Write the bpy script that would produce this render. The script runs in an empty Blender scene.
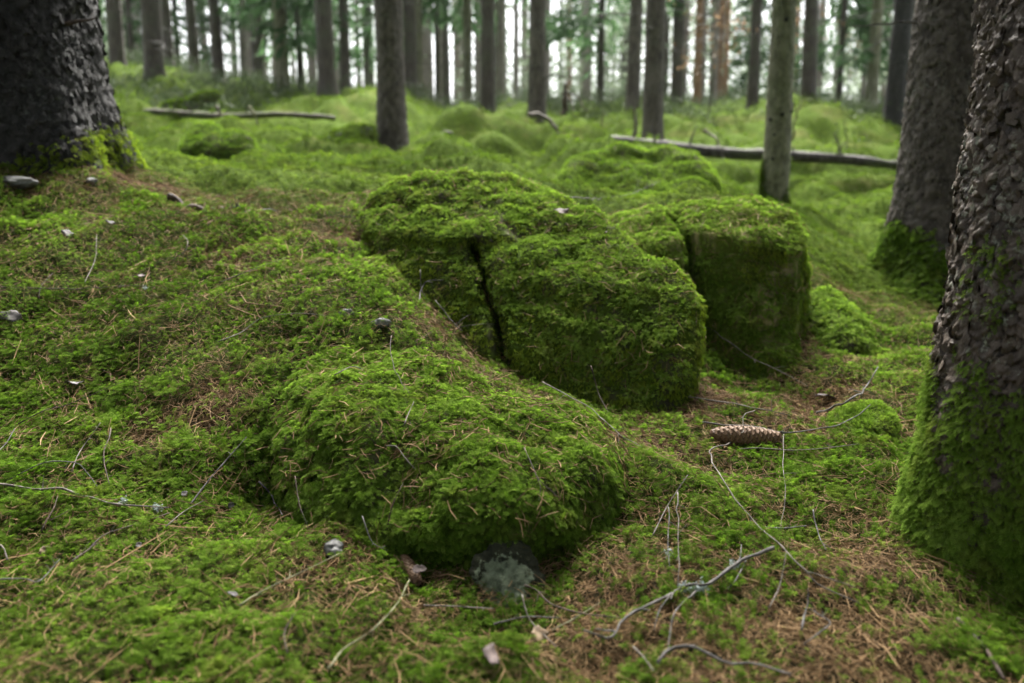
import bpy, bmesh, math, random
import numpy as np
from mathutils import Vector
from mathutils.bvhtree import BVHTree

R = np.random.default_rng(7)
random.seed(7)
PI = math.pi
scene = bpy.context.scene
COL = scene.collection

# ------------------------------------------------------------------ camera geometry
FPX = 28 / 36 * 1024
PITCH = math.radians(9.0)
CAM = np.array([0.0, 0.0, 0.75])
CP, SP = math.cos(PITCH), math.sin(PITCH)


def raydir(px, py):
    a = (px - 512) / FPX
    b = (341.5 - py) / FPX
    return np.array([a, CP + b * SP, -SP + b * CP])


def P(px, py, Y):
    d = raydir(px, py)
    return CAM + d * (Y / d[1])


# ------------------------------------------------------------------ noise
def _h(ix, iy, iz, seed):
    n = (ix.astype(np.int64) * 374761393 + iy.astype(np.int64) * 668265263 + iz.astype(np.int64) * 2147483647 + seed * 144269504) & 0xFFFFFFFF
    n = ((n ^ (n >> 13)) * 1274126177) & 0xFFFFFFFF
    n = ((n ^ (n >> 16)) * 2246822519) & 0xFFFFFFFF
    return ((n ^ (n >> 15)) & 0xFFFFFF) / float(0xFFFFFF)


def vnoise(p, seed=0):
    i = np.floor(p).astype(np.int64)
    f = p - i
    f = f * f * f * (f * (f * 6 - 15) + 10)
    r = 0
    for dx in (0, 1):
        wx = f[:, 0] if dx else 1 - f[:, 0]
        for dy in (0, 1):
            wy = f[:, 1] if dy else 1 - f[:, 1]
            for dz in (0, 1):
                wz = f[:, 2] if dz else 1 - f[:, 2]
                r = r + wx * wy * wz * _h(i[:, 0] + dx, i[:, 1] + dy, i[:, 2] + dz, seed)
    return r * 2 - 1


def fbm(p, scale, oct=4, seed=0, gain=0.5):
    p = np.asarray(p, float) * scale
    a, s, r = 1.0, 0.0, 0
    for k in range(oct):
        r = r + a * vnoise(p + 17.3 * k, seed + k)
        s += a
        a *= gain
        p = p * 2.03
    return r / s * 1.6


def sstep(a, b, x):
    t = np.clip((x - a) / (b - a), 0, 1)
    return t * t * (3 - 2 * t)


def unit(v):
    return v / np.maximum(np.linalg.norm(v, axis=-1, keepdims=True), 1e-9)


# ------------------------------------------------------------------ mesh helpers
def mesh_np(name, verts, faces, attrs=None, smooth=False):
    verts = np.ascontiguousarray(verts, dtype=np.float32)
    faces = np.ascontiguousarray(faces, dtype=np.int32)
    nf, k = faces.shape
    me = bpy.data.meshes.new(name)
    me.vertices.add(len(verts))
    me.vertices.foreach_set("co", verts.ravel())
    me.loops.add(nf * k)
    me.loops.foreach_set("vertex_index", faces.ravel())
    me.polygons.add(nf)
    me.polygons.foreach_set("loop_start", np.arange(0, nf * k, k, dtype=np.int32))
    if smooth:
        me.polygons.foreach_set("use_smooth", np.ones(nf, dtype=bool))
    for an, av in (attrs or {}).items():
        at = me.attributes.new(an, "FLOAT", "POINT")
        at.data.foreach_set("value", np.ascontiguousarray(av, dtype=np.float32))
    me.update(calc_edges=True)
    if not smooth:
        me.shade_flat()
    return me


def link(name, me, mat=None, parent=None):
    o = bpy.data.objects.new(name, me)
    COL.objects.link(o)
    if mat is not None:
        me.materials.clear()
        me.materials.append(mat)
    if parent is not None:
        o.parent = parent
    return o


def tag(o, label=None, cat=None, group=None, kind=None):
    if label:
        o["label"] = label
    if cat:
        o["category"] = cat
    if group:
        o["group"] = group
    if kind:
        o["kind"] = kind
    return o


def empty(name, loc, label, cat, group=None):
    o = bpy.data.objects.new(name, None)
    o.empty_display_size = 0.1
    COL.objects.link(o)
    o.location = Vector([float(c) for c in loc])
    return tag(o, label, cat, group)


class Acc:
    """collects quads (and attributes tone, tip) for one mesh"""

    def __init__(self):
        self.v, self.f, self.t, self.u, self.n = [], [], [], [], 0

    def add(self, v, f, tone=None, tip=None):
        self.v.append(v)
        self.f.append(f + self.n)
        self.t.append(np.zeros(len(v)) if tone is None else np.broadcast_to(tone, (len(v),)))
        self.u.append(np.zeros(len(v)) if tip is None else np.broadcast_to(tip, (len(v),)))
        self.n += len(v)

    def mesh(self, name, smooth=False, origin=None):
        v = np.concatenate(self.v)
        if origin is not None:
            v = v - np.asarray(origin)
        return mesh_np(name, v, np.concatenate(self.f), {"tone": np.concatenate(self.t), "tip": np.concatenate(self.u)}, smooth)


def tube(pts, radii, sides=7, cap=True, twist=0.0):
    """tapered tube through pts -> verts, quads (closed at both ends by a small fan of quads)"""
    pts = np.asarray(pts, float)
    radii = np.asarray(radii, float)
    n = len(pts)
    tan = np.gradient(pts, axis=0)
    tan = unit(tan)
    ref = np.array([0, 0, 1.0]) if abs(tan[:, 2]).mean() < 0.8 else np.array([0, 1.0, 0])
    s = unit(np.cross(tan, ref))
    b = np.cross(tan, s)
    an = np.linspace(0, 2 * PI, sides, endpoint=False) + twist
    ring = pts[:, None, :] + radii[:, None, None] * (np.cos(an)[None, :, None] * s[:, None, :] + np.sin(an)[None, :, None] * b[:, None, :])
    v = ring.reshape(-1, 3)
    i = np.arange(n - 1)[:, None] * sides
    j = np.arange(sides)[None, :]
    j2 = (j + 1) % sides
    f = np.stack([i + j, i + j2, i + sides + j2, i + sides + j], -1).reshape(-1, 4)
    if cap:
        c0, c1 = len(v), len(v) + 1
        v = np.concatenate([v, [pts[0] - tan[0] * radii[0] * 0.4, pts[-1] + tan[-1] * radii[-1] * 0.4]])
        fs = []
        if sides % 2 == 0:
            for k in range(0, sides, 2):
                fs.append([c0, (k + 2) % sides, k + 1, k])
                o = (n - 1) * sides
                fs.append([c1, o + k, o + k + 1, o + (k + 2) % sides])
        f = np.concatenate([f, np.array(fs, int)]) if fs else f
    return v, f


def smooth_path(pts, n):
    """Catmull-Rom through pts, n samples"""
    pts = np.asarray(pts, float)
    if len(pts) == 2:
        t = np.linspace(0, 1, n)[:, None]
        return pts[0] * (1 - t) + pts[1] * t
    p = np.concatenate([[2 * pts[0] - pts[1]], pts, [2 * pts[-1] - pts[-2]]])
    m = len(pts) - 1
    out = []
    for u in np.linspace(0, m, n):
        k = min(int(u), m - 1)
        t = u - k
        a, b, c, d = p[k], p[k + 1], p[k + 2], p[k + 3]
        out.append(0.5 * (2 * b + (c - a) * t + (2 * a - 5 * b + 4 * c - d) * t * t + (3 * b - a - 3 * c + d) * t ** 3))
    return np.array(out)


# ------------------------------------------------------------------ material helpers
class NT:
    def __init__(self, name):
        self.m = bpy.data.materials.new(name)
        self.m.use_nodes = True
        self.t = self.m.node_tree
        self.t.nodes.clear()
        self.out = self.n("ShaderNodeOutputMaterial")

    def n(self, kind, **kw):
        nd = self.t.nodes.new(kind)
        for k, v in kw.items():
            if k in nd.inputs:
                self.set(nd.inputs[k], v)
            else:
                setattr(nd, k, v)
        return nd

    def set(self, sock, v):
        if isinstance(v, bpy.types.NodeSocket):
            self.t.links.new(v, sock)
        else:
            sock.default_value = v

    def noise(self, scale, detail=4, rough=0.55, vec=None, dist=0.0):
        nd = self.n("ShaderNodeTexNoise")
        nd.inputs["Scale"].default_value = scale
        nd.inputs["Detail"].default_value = detail
        nd.inputs["Roughness"].default_value = rough
        nd.inputs["Distortion"].default_value = dist
        if vec is not None:
            self.set(nd.inputs["Vector"], vec)
        return nd.outputs["Fac"]

    def ramp(self, fac, stops):
        nd = self.n("ShaderNodeValToRGB")
        cr = nd.color_ramp
        while len(cr.elements) < len(stops):
            cr.elements.new(0.5)
        for e, (p, c) in zip(cr.elements, stops):
            e.position = p
            e.color = (*c, 1) if len(c) == 3 else c
        self.set(nd.inputs["Fac"], fac)
        return nd.outputs["Color"]

    def mix(self, fac, a, b, mode="MIX"):
        nd = self.n("ShaderNodeMix", data_type="RGBA", blend_type=mode)
        self.set(nd.inputs[0], fac)
        for s, v in ((nd.inputs[6], a), (nd.inputs[7], b)):
            if not isinstance(v, bpy.types.NodeSocket):
                v = (*v, 1) if len(v) == 3 else v
            self.set(s, v)
        return nd.outputs[2]

    def math(self, op, a, b=None, clamp=False):
        nd = self.n("ShaderNodeMath", operation=op, use_clamp=clamp)
        self.set(nd.inputs[0], a)
        if b is not None:
            self.set(nd.inputs[1], b)
        return nd.outputs[0]

    def attr(self, name):
        nd = self.n("ShaderNodeAttribute", attribute_name=name)
        return nd.outputs["Fac"]

    def pos(self):
        return self.n("ShaderNodeNewGeometry").outputs["Position"]

    def obj(self):
        return self.n("ShaderNodeTexCoord").outputs["Object"]

    def scaled(self, vec, s):
        nd = self.n("ShaderNodeMapping")
        self.set(nd.inputs["Vector"], vec)
        nd.inputs["Scale"].default_value = s
        return nd.outputs["Vector"]

    def bump(self, h, strength=0.5, dist=0.01):
        nd = self.n("ShaderNodeBump")
        nd.inputs["Strength"].default_value = strength
        nd.inputs["Distance"].default_value = dist
        self.set(nd.inputs["Height"], h)
        return nd.outputs["Normal"]

    def finish(self, color, rough=0.7, spec=0.3, normal=None, trans=0.0, tcolor=None):
        p = self.n("ShaderNodeBsdfPrincipled")
        self.set(p.inputs["Base Color"], color if isinstance(color, bpy.types.NodeSocket) else (*color, 1))
        self.set(p.inputs["Roughness"], rough)
        self.set(p.inputs["Specular IOR Level"], spec)
        if normal is not None:
            self.set(p.inputs["Normal"], normal)
        res = p.outputs[0]
        if trans > 0:
            tr = self.n("ShaderNodeBsdfTranslucent")
            self.set(tr.inputs["Color"], tcolor if tcolor is not None else color)
            mx = self.n("ShaderNodeMixShader")
            mx.inputs[0].default_value = trans
            self.set(mx.inputs[1], res)
            self.set(mx.inputs[2], tr.outputs[0])
            res = mx.outputs[0]
        self.t.links.new(res, self.out.inputs["Surface"])
        return self.m


def moss_mat(name, dark, mid, light, dry, dryamt=0.35, trans=0.42):
    k = NT(name)
    pos = k.pos()
    tone = k.attr("tone")
    big = k.noise(2.3, 3, 0.6, pos)
    fine = k.noise(14, 3, 0.6, pos)
    t = k.math("ADD", k.math("MULTIPLY", tone, 0.55), k.math("MULTIPLY", big, 0.45))
    c = k.ramp(t, [(0.2, dark), (0.5, mid), (0.8, light)])
    dryf = k.ramp(fine, [(0.53, (0, 0, 0)), (0.72, (dryamt,) * 3)])
    c = k.mix(dryf, c, dry)
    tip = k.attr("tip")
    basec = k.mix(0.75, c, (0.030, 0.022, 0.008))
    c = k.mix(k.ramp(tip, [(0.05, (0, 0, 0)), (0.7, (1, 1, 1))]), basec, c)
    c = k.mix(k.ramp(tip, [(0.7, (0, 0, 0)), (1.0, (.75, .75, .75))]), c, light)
    tc = k.mix(1.0, c, (1.55, 1.75, 1.0), 'MULTIPLY')
    return k.finish(c, 0.9, 0.02, trans=trans, tcolor=tc)


M = {}
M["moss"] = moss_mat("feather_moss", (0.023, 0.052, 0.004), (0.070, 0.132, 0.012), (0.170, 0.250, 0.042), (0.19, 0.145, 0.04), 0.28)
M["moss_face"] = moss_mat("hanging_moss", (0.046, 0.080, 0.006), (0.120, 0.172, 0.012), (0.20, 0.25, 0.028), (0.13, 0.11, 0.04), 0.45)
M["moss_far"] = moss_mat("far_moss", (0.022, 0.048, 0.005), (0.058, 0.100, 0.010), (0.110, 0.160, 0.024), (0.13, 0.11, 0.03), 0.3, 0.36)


def ground_mat():
    k = NT("forest_floor")
    pos = k.pos()
    n1 = k.noise(1.3, 5, 0.6, pos)
    n2 = k.noise(9, 5, 0.65, pos)
    n3 = k.noise(70, 4, 0.7, pos)
    n4 = k.noise(240, 3, 0.6, pos)
    soil = k.ramp(n3, [(0.3, (0.012, 0.010, 0.006)), (0.55, (0.045, 0.032, 0.018)), (0.75, (0.11, 0.080, 0.045))])
    green = k.ramp(n3, [(0.28, (0.018, 0.036, 0.004)), (0.5, (0.048, 0.080, 0.007)), (0.72, (0.095, 0.135, 0.018))])
    cover = k.attr("cover")
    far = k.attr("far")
    cov = k.math("ADD", cover, k.math("MULTIPLY", k.math("SUBTRACT", n2, 0.5), 1.2))
    c = k.mix(k.ramp(cov, [(0.4, (0, 0, 0)), (0.62, (1, 1, 1))]), soil, green)
    dry = k.ramp(k.math("ADD", k.math("MULTIPLY", n1, 0.6), k.math("MULTIPLY", n2, 0.4)), [(0.52, (0, 0, 0)), (0.68, (0.55,) * 3)])
    c = k.mix(dry, c, (0.14, 0.115, 0.045))
    c = k.mix(far, k.mix(0.75, c, (0.012, 0.011, 0.005)), c)  # near soil darkened; deep shade of the moss gaps is painted into it
    h = k.math("ADD", k.math("MULTIPLY", n3, 0.6), k.math("MULTIPLY", n4, 0.3))
    return k.finish(c, 0.95, 0.03, k.bump(h, 0.9, 0.025))


def rock_mat(name, a, b, green, gamt):
    k = NT(name)
    pos = k.pos()
    n1 = k.noise(6, 6, 0.65, pos)
    n2 = k.noise(38, 5, 0.65, pos)
    n3 = k.noise(11, 5, 0.6, k.scaled(pos, (1, 1, 0.35)))
    c = k.ramp(n1, [(0.3, a), (0.7, b)])
    c = k.mix(k.ramp(n2, [(0.62, (0, 0, 0)), (0.72, (0.5,) * 3)]), c, (0.26, 0.24, 0.17))
    c = k.mix(k.ramp(n3, [(0.5 - gamt, (1, 1, 1)), (0.62, (0.0,) * 3)]), c, green)
    h = k.math("ADD", n1, k.math("MULTIPLY", n2, 0.5))
    return k.finish(c, 0.95, 0.04, k.bump(h, 0.8, 0.02))


M["ground"] = ground_mat()
M["rock"] = rock_mat("boulder_rock", (0.022, 0.022, 0.014), (0.075, 0.072, 0.036), (0.040, 0.062, 0.008), 0.02)
M["rock_tan"] = rock_mat("tan_boulder_rock", (0.10, 0.085, 0.04), (0.38, 0.32, 0.16), (0.06, 0.082, 0.012), 0.02)


def bark_mat(name, dark, mid, light, lichen, lamt=0.3, green=None, gamt=0.0, scale=1.0, zs=0.25, fine=True, bump=0.8, rough=0.75, spec=0.3):
    k = NT(name)
    v = k.obj()
    vz = k.scaled(v, (1, 1, zs))
    n1 = k.noise(30 * scale, 5, 0.65, vz)
    n2 = k.noise(3.0 * scale, 3, 0.6, v)
    n3 = k.noise(55 * scale, 4, 0.7, v)
    c = k.ramp(n1, [(0.3, dark), (0.52, mid), (0.75, light)])
    c = k.mix(k.ramp(k.math("ADD", k.math("MULTIPLY", n3, 0.65), k.math("MULTIPLY", n2, 0.35)), [(0.55, (0, 0, 0)), (0.64, (lamt,) * 3)]), c, lichen)
    if green:
        c = k.mix(k.ramp(n2, [(0.45, (0, 0, 0)), (0.65, (gamt,) * 3)]), c, green)
    if fine:
        c = k.mix(k.ramp(k.attr("crack"), [(0.0, (1, 1, 1)), (0.55, (0, 0, 0))]), c, tuple(0.25 * x for x in dark))
        c = k.mix(k.math("MULTIPLY", k.math("POWER", k.attr("tone"), 2.5), 0.75), c, light)
    return k.finish(c, rough, spec, k.bump(n1, bump, 0.012))


M["bark_near"] = bark_mat("flaky_spruce_bark", (0.0112, 0.0072, 0.0052), (0.0496, 0.0344, 0.024), (0.112, 0.084, 0.064), (0.24, 0.26, 0.20), 0.9, zs=0.6, rough=0.6, spec=0.35)
M["bark_dark"] = bark_mat("dark_spruce_bark", (0.0026, 0.0022, 0.0018), (0.008, 0.0064, 0.0055), (0.0268, 0.0239, 0.0221), (0.14, 0.15, 0.14), 0.4, zs=0.6)
M["bark_mid"] = bark_mat("spruce_bark", (0.016, 0.012, 0.009), (0.054, 0.043, 0.035), (0.115, 0.097, 0.083), (0.19, 0.20, 0.17), 0.6, zs=0.5)
M["bark_green"] = bark_mat("algae_tinted_bark", (0.0447, 0.042, 0.0258), (0.1147, 0.1089, 0.0703), (0.1913, 0.1794, 0.1232), (0.20, 0.21, 0.17), 0.35, (0.06, 0.075, 0.025), 0.5, zs=0.5)
M["bark_far"] = bark_mat("far_bark", (0.0187, 0.0146, 0.0119), (0.0475, 0.037, 0.0311), (0.0828, 0.0684, 0.0596), (0.14, 0.15, 0.13), 0.3, (0.05, 0.065, 0.03), 0.35, fine=False, bump=0.5)
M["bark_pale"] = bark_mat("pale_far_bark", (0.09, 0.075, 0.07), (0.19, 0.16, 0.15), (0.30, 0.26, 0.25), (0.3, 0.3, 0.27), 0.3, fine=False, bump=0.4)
M["bark_pine"] = bark_mat("reddish_pine_bark", (0.09, 0.045, 0.028), (0.22, 0.115, 0.065), (0.33, 0.20, 0.13), (0.25, 0.22, 0.19), 0.3, fine=False, bump=0.4)
M["wood"] = bark_mat("weathered_log", (0.021, 0.0156, 0.012), (0.072, 0.057, 0.045), (0.132, 0.111, 0.09), (0.25, 0.26, 0.22), 0.3, (0.06, 0.085, 0.015), 0.5, fine=False)
M["wood_dark"] = bark_mat("dark_log_bark", (0.012, 0.010, 0.009), (0.040, 0.033, 0.029), (0.095, 0.082, 0.075), (0.15, 0.16, 0.13), 0.3, (0.05, 0.07, 0.012), 0.3, fine=False)


def leafy(name, a, b, trans=0.35, rough=0.6):
    k = NT(name)
    t = k.math("ADD", k.math("MULTIPLY", k.attr("tone"), 0.6), k.math("MULTIPLY", k.noise(1.1, 3, 0.6, k.pos()), 0.4))
    c = k.ramp(t, [(0.2, a), (0.8, b)])
    return k.finish(c, rough, 0.08, trans=trans)


M["needles"] = leafy("spruce_needles", (0.024, 0.056, 0.022), (0.078, 0.140, 0.058), .4)
M["needles_far"] = leafy("far_needles", (0.085, 0.115, 0.075), (0.19, 0.235, 0.155), 0.45)  # paler and greyer than the nearer needles: distance haze put into the colour
M["shrub"] = leafy("bilberry_leaves", (0.025, 0.042, 0.018), (0.075, 0.100, 0.045), .2)
M["brown_leaves"] = leafy("withered_leaves", (0.12, 0.07, 0.035), (0.27, 0.18, 0.11), 0.3)
M["litter"] = leafy("needle_litter", (0.070, 0.040, 0.018), (0.30, 0.195, 0.10), 0.1, 0.7)
M["lichen"] = leafy("grey_lichen", (0.18, 0.21, 0.20), (0.38, 0.43, 0.42), 0.15, 0.8)


def plain(name, a, b, scale=60, rough=0.75, zs=1.0, bump=0.4):
    k = NT(name)
    n = k.noise(scale, 5, 0.65, k.scaled(k.obj(), (1, 1, zs)))
    n2 = k.noise(scale * .33, 3, 0.6, k.obj())
    return k.finish(k.mix(k.ramp(n2, [(0.42, (.8, .8, .8)), (0.6, (0, 0, 0))]), k.ramp(n, [(0.3, a), (0.7, b)]), tuple(.4 * x for x in a)), rough, 0.25, k.bump(n, bump, 0.003))


M["twig_pale"] = plain("pale_twig_wood", (0.0832, 0.0677, 0.052), (0.1873, 0.1612, 0.1352), 90)
M["twig_grey"] = plain("grey_twig_bark", (0.0483, 0.0425, 0.0374), (0.1417, 0.1288, 0.1191), 120)
M["twig_brown"] = plain("brown_twig_bark", (0.0315, 0.021, 0.0154), (0.105, 0.07, 0.0476), 120)
M["twig_green"] = plain("greenish_twig_bark", (0.12, 0.12, 0.06), (0.27, 0.26, 0.15), 120)
M["leaf_pink"] = plain("faded_pink_leaf", (0.0857, 0.0607, 0.0536), (0.1499, 0.1142, 0.1071), 70)
M["leaf_tan"] = plain("tan_leaf", (0.165, 0.1125, 0.0638), (0.3, 0.225, 0.1425), 70)
M["flake"] = plain("pale_bark_flake", (0.0716, 0.0618, 0.0586), (0.1497, 0.1367, 0.1302), 110)
M["stone"] = plain("pale_stone", (0.0806, 0.0775, 0.0744), (0.2604, 0.2542, 0.2418), 70, bump=0.8)
k = NT("cone_scale_brown")
M["cone"] = k.finish(k.ramp(k.math("ADD", k.math("MULTIPLY", k.attr("tip"), 0.8), k.math("MULTIPLY", k.attr("tone"), 0.3)), [(0.15, (0.085, 0.046, 0.024)), (0.6, (0.13, 0.075, 0.04)), (1.0, (0.155, 0.092, 0.052))]), 0.6, 0.3)
k = NT("lichen_crust_rock")
n = k.noise(85, 5, 0.7, k.obj())
lm = k.ramp(k.math("ADD", k.attr("tone"), k.math("MULTIPLY", k.math("SUBTRACT", n, 0.5), 1.5)), [(0.50, (0, 0, 0)), (0.56, (1, 1, 1))])
c = k.mix(lm, k.ramp(n, [(0.3, (0.010, 0.011, 0.007)), (0.7, (0.038, 0.040, 0.022))]), k.ramp(n, [(0.3, (0.035, 0.042, 0.026)), (0.65, (0.15, 0.175, 0.115))]))
M["lichen_rock"] = k.finish(c, 0.9, 0.15, k.bump(n, 1.0, 0.006))

# ------------------------------------------------------------------ terrain
# trees: name kind, px at base, py base, depth, width px, material, label
TREES = [
    # px, py, Y, wpx, mat, shape, lean(px at top - px base, extra)
    ("bark_far", 118, 70, 13.0, 15, 0, "dark slim trunk nearest to the huge dark trunk at the far slope"),
    ("bark_far", 155, 82, 11.5, 18, 0, "dark thick trunk of a close pair, the front one, above the mossy log"),
    ("bark_far", 169, 68, 16.0, 10, 0, "dark slim trunk standing just behind the thick one above the mossy log"),
    ("bark_far", 196, 84, 15.0, 10, -1, "dark slim leaning trunk just beyond the upper end of the mossy log"),
    ("bark_far", 220, 86, 14.0, 11, -1, "dark trunk at whose foot the mossy log ends"),
    ("bark_pale", 244, 74, 22.0, 7, 0, "slim pale grey trunk in the bright gap above the thin fallen log"),
    ("bark_green", 283, 94, 14.0, 13, 0, "greenish trunk half veiled by spruce sprays above the fallen log"),
    ("bark_far", 301, 97, 14.5, 6, 0, "very thin trunk beside the greenish veiled trunk"),
    ("bark_far", 328, 96, 11.6, 17, -1, "dark thick trunk leaning slightly, left of two above the mossy stump"),
    ("bark_far", 346, 96, 13.5, 10, 0, "slim dark trunk, thinner of two above the mossy stump"),
    ("bark_far", 411, 98, 14.0, 12, 0, "dark trunk showing right behind the brown mid-distance trunk"),
    ("bark_green", 420, 99, 16.0, 7, 0, "thin trunk second behind the brown mid-distance trunk"),
    ("bark_green", 468, 112, 17.0, 9, 0, "thin grey-green trunk beside the dark brown trunk on the green hummock"),
    ("bark_far", 488, 114, 12.0, 14, 0, "dark brown straight trunk rising behind the green hummock"),
    ("bark_pale", 501, 114, 19.0, 9, 0, "pale grey trunk close beside the dark brown one on the hummock"),
    ("bark_pale", 516, 116, 26.0, 6, 0, "thin pinkish pale trunk between the hummock trunk and the knotty trunk"),
    ("bark_mid", 537, 125, 10.6, 17, 0, "knotty brown trunk behind the pale bent stick"),
    ("bark_mid", 632, 116, 11.8, 13, 1, "leaning brown trunk half hidden behind the knotty double trunk"),
    ("bark_mid", 652, 147, 9.0, 20, 0, "knotty dark trunk in front of the leaning one, behind the cushion-shaped rock"),
    ("bark_far", 676, 108, 15.0, 11, 0, "grey-brown trunk beyond the brown leaves, next to the knotty double trunk"),
    ("bark_pine", 696, 118, 18.0, 8, 0, "reddish pine trunk amid the brown withered leaves"),
    ("bark_pale", 713, 119, 20.0, 6, 0, "pale lilac trunk between two reddish pines"),
    ("bark_pine", 724, 118, 23.0, 5, 0, "thinnest reddish pine trunk beside the pale lilac one"),
    ("bark_far", 752, 117, 14.0, 11, 0, "dark straight trunk just beside the tall knotted smooth trunk"),
    ("bark_far", 808, 106, 13.0, 14, -1, "dark slightly curved trunk on the far rise beside the knotted smooth trunk"),
    ("bark_far", 838, 112, 15.0, 6, 0, "thin trunk carrying dark drooping spruce sprays near the top of the view"),
    ("bark_pale", 862, 110, 20.0, 5, 0, "thin pale trunk beside the grey one on the far rise"),
    ("bark_green", 871, 110, 14.5, 11, 0, "grey-green trunk on the far rise next to the dark thick one"),
    ("bark_dark", 893, 121, 10.5, 19, 1, "dark thick trunk next to the brown mossy-footed trunk"),
]
NEAR = {
    "mid": (393, 155, 7.0, 29),
    "knot": (774, 212, 5.4, 28),
    "second": (928, 285, 3.35, 76),
}

ctrl = [
    (0, 683, .92), (250, 683, .92), (512, 683, .93), (760, 683, .95), (1024, 683, 1.0),
    (0, 600, 1.12), (150, 600, 1.12), (300, 600, 1.12), (400, 592, 1.14), (600, 600, 1.13), (760, 600, 1.14), (890, 606, 1.15), (960, 636, 1.12), (1024, 645, 1.14), (1060, 600, 1.35),
    (0, 530, 1.32), (120, 530, 1.32), (240, 535, 1.33), (290, 555, 1.25), (640, 530, 1.31), (760, 530, 1.32), (880, 530, 1.33),
    (0, 450, 1.55), (120, 450, 1.57), (234, 462, 1.52), (265, 480, 1.50), (650, 465, 1.50), (740, 450, 1.62), (840, 450, 1.65),
    (330, 566, 1.21), (420, 578, 1.18), (500, 588, 1.16), (580, 572, 1.19), (345, 330, 1.85), (440, 350, 1.86), (640, 446, 1.60), (630, 500, 1.40),
    (745, 374, 2.24), (792, 392, 2.2), (700, 352, 2.3), (815, 380, 2.2), (805, 340, 2.5),
    (350, 310, 1.95), (430, 325, 2.0), (490, 372, 1.80), (580, 402, 1.76), (650, 418, 1.76), (700, 400, 1.9), (760, 400, 1.95),
    (0, 380, 1.75), (120, 380, 1.78), (240, 390, 1.69), (280, 365, 1.78),
    (0, 300, 2.0), (120, 300, 2.05), (240, 300, 2.08), (330, 270, 2.2),
    (0, 235, 2.3), (120, 240, 2.35), (240, 232, 2.5), (340, 222, 2.65), (0, 195, 2.5), (60, 172, 2.7), (150, 185, 2.9), (250, 185, 3.2), (340, 185, 3.3),
    (450, 178, 3.6), (560, 190, 3.3), (640, 200, 3.2), (720, 205, 3.3), (480, 163, 4.2), (560, 166, 5.6), (720, 190, 4.6), (590, 198, 3.9), (650, 203, 3.8), (640, 172, 5.6), (555, 188, 4.2),
    (150, 165, 4.2), (250, 163, 4.4), (350, 162, 5.2), (440, 152, 6.4), (300, 145, 6.3), (200, 150, 5.5), (130, 128, 7.5), (230, 131, 8), (310, 131, 8),
    (560, 150, 6.5), (620, 148, 7.6), (485, 134, 8.2), (540, 132, 9.0), (430, 130, 8.6),
    (830, 405, 1.98), (840, 310, 2.9), (860, 350, 2.45), (930, 350, 2.4), (890, 480, 1.52), (850, 245, 4.2), (800, 222, 4.9), (870, 205, 5.8), (740, 195, 6.0), (850, 178, 7.3), (700, 172, 7.3), (950, 200, 6.0),
    (850, 150, 9.5), (720, 145, 9.3), (960, 150, 9.5), (850, 128, 12.0), (710, 128, 12), (600, 125, 11.5), (420, 112, 12), (270, 108, 11.5), (60, 80, 12), (960, 120, 13),
    (0, 80, 20), (200, 90, 20), (420, 101, 20), (620, 110, 20), (820, 110, 20), (1024, 110, 20),
]
ctrl += [(393, 168, 4.5), (385, 163, 5.0), (400, 161, 5.4), (393, 160, 6.0), (440, 158, 5.6), (345, 160, 5.8), (537, 160, 6.0), (480, 158, 6.0), (774, 213, 4.7), (774, 206, 5.8), (740, 200, 5.2), (486, 368, 1.97), (458, 350, 2.0), (520, 382, 1.93), (560, 398, 1.86), (612, 412, 1.84), (415, 312, 2.16)]
ctrl_xyz = [P(*c) for c in ctrl]
ctrl_xyz += [P(t[1], t[2], t[3]) for t in TREES if t[3] < 17]
ctrl_xyz += [P(*NEAR[k][:3]) for k in NEAR]
ctrl_xyz += [np.array(c, float) for c in [
    (-1.2, .3, .30), (0, .3, .12), (1.2, .3, .08), (-1.5, -2, .35), (1.5, -2, 0), (0, -3.5, .05), (-6, 0, 1.5), (6, 0, -.3), (-5, 3, 1.7), (5, 3, .4), (-4, -3, 1), (4, -3, -.2),
    (-.18, 1.30, .20), (-.02, 1.30, .195), (-.17, 1.45, .25), (-.02, 1.45, .235), (.06, 1.4, .23), (-.18, 1.62, .34), (0, 1.62, .30), (.1, 1.6, .29),
    (-3.5, 2.5, 1.35), (3.0, 2.0, .25), (-2.4, 1.2, .62), (-1.6, 1.0, .36), (2, 1, .1),
    (-12, 8, 3.0), (12, 8, 1.3), (-14, 20, 4.4), (14, 20, 3.3), (-30, 10, 4.5), (30, 10, 2), (-30, 35, 5.5), (0, 32, 4.1), (30, 35, 4.6),
    (0, 60, 4.6), (-40, 70, 5.6), (40, 70, 5.2), (0, 90, 4.6), (-40, -4, 3), (40, -4, 0)]]
ctrl_xyz = np.array(ctrl_xyz)


def warp(x, y):
    return np.stack([np.arcsinh(x / 0.9), np.arcsinh((y - 1.4) / 1.1)], -1)


def _k(r2):
    return 0.5 * r2 * np.log(np.maximum(r2, 1e-12))


def gauss(x, y, c, r):
    return np.exp(-((x - c[0]) ** 2 + (y - c[1]) ** 2) / (r * r))


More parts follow.
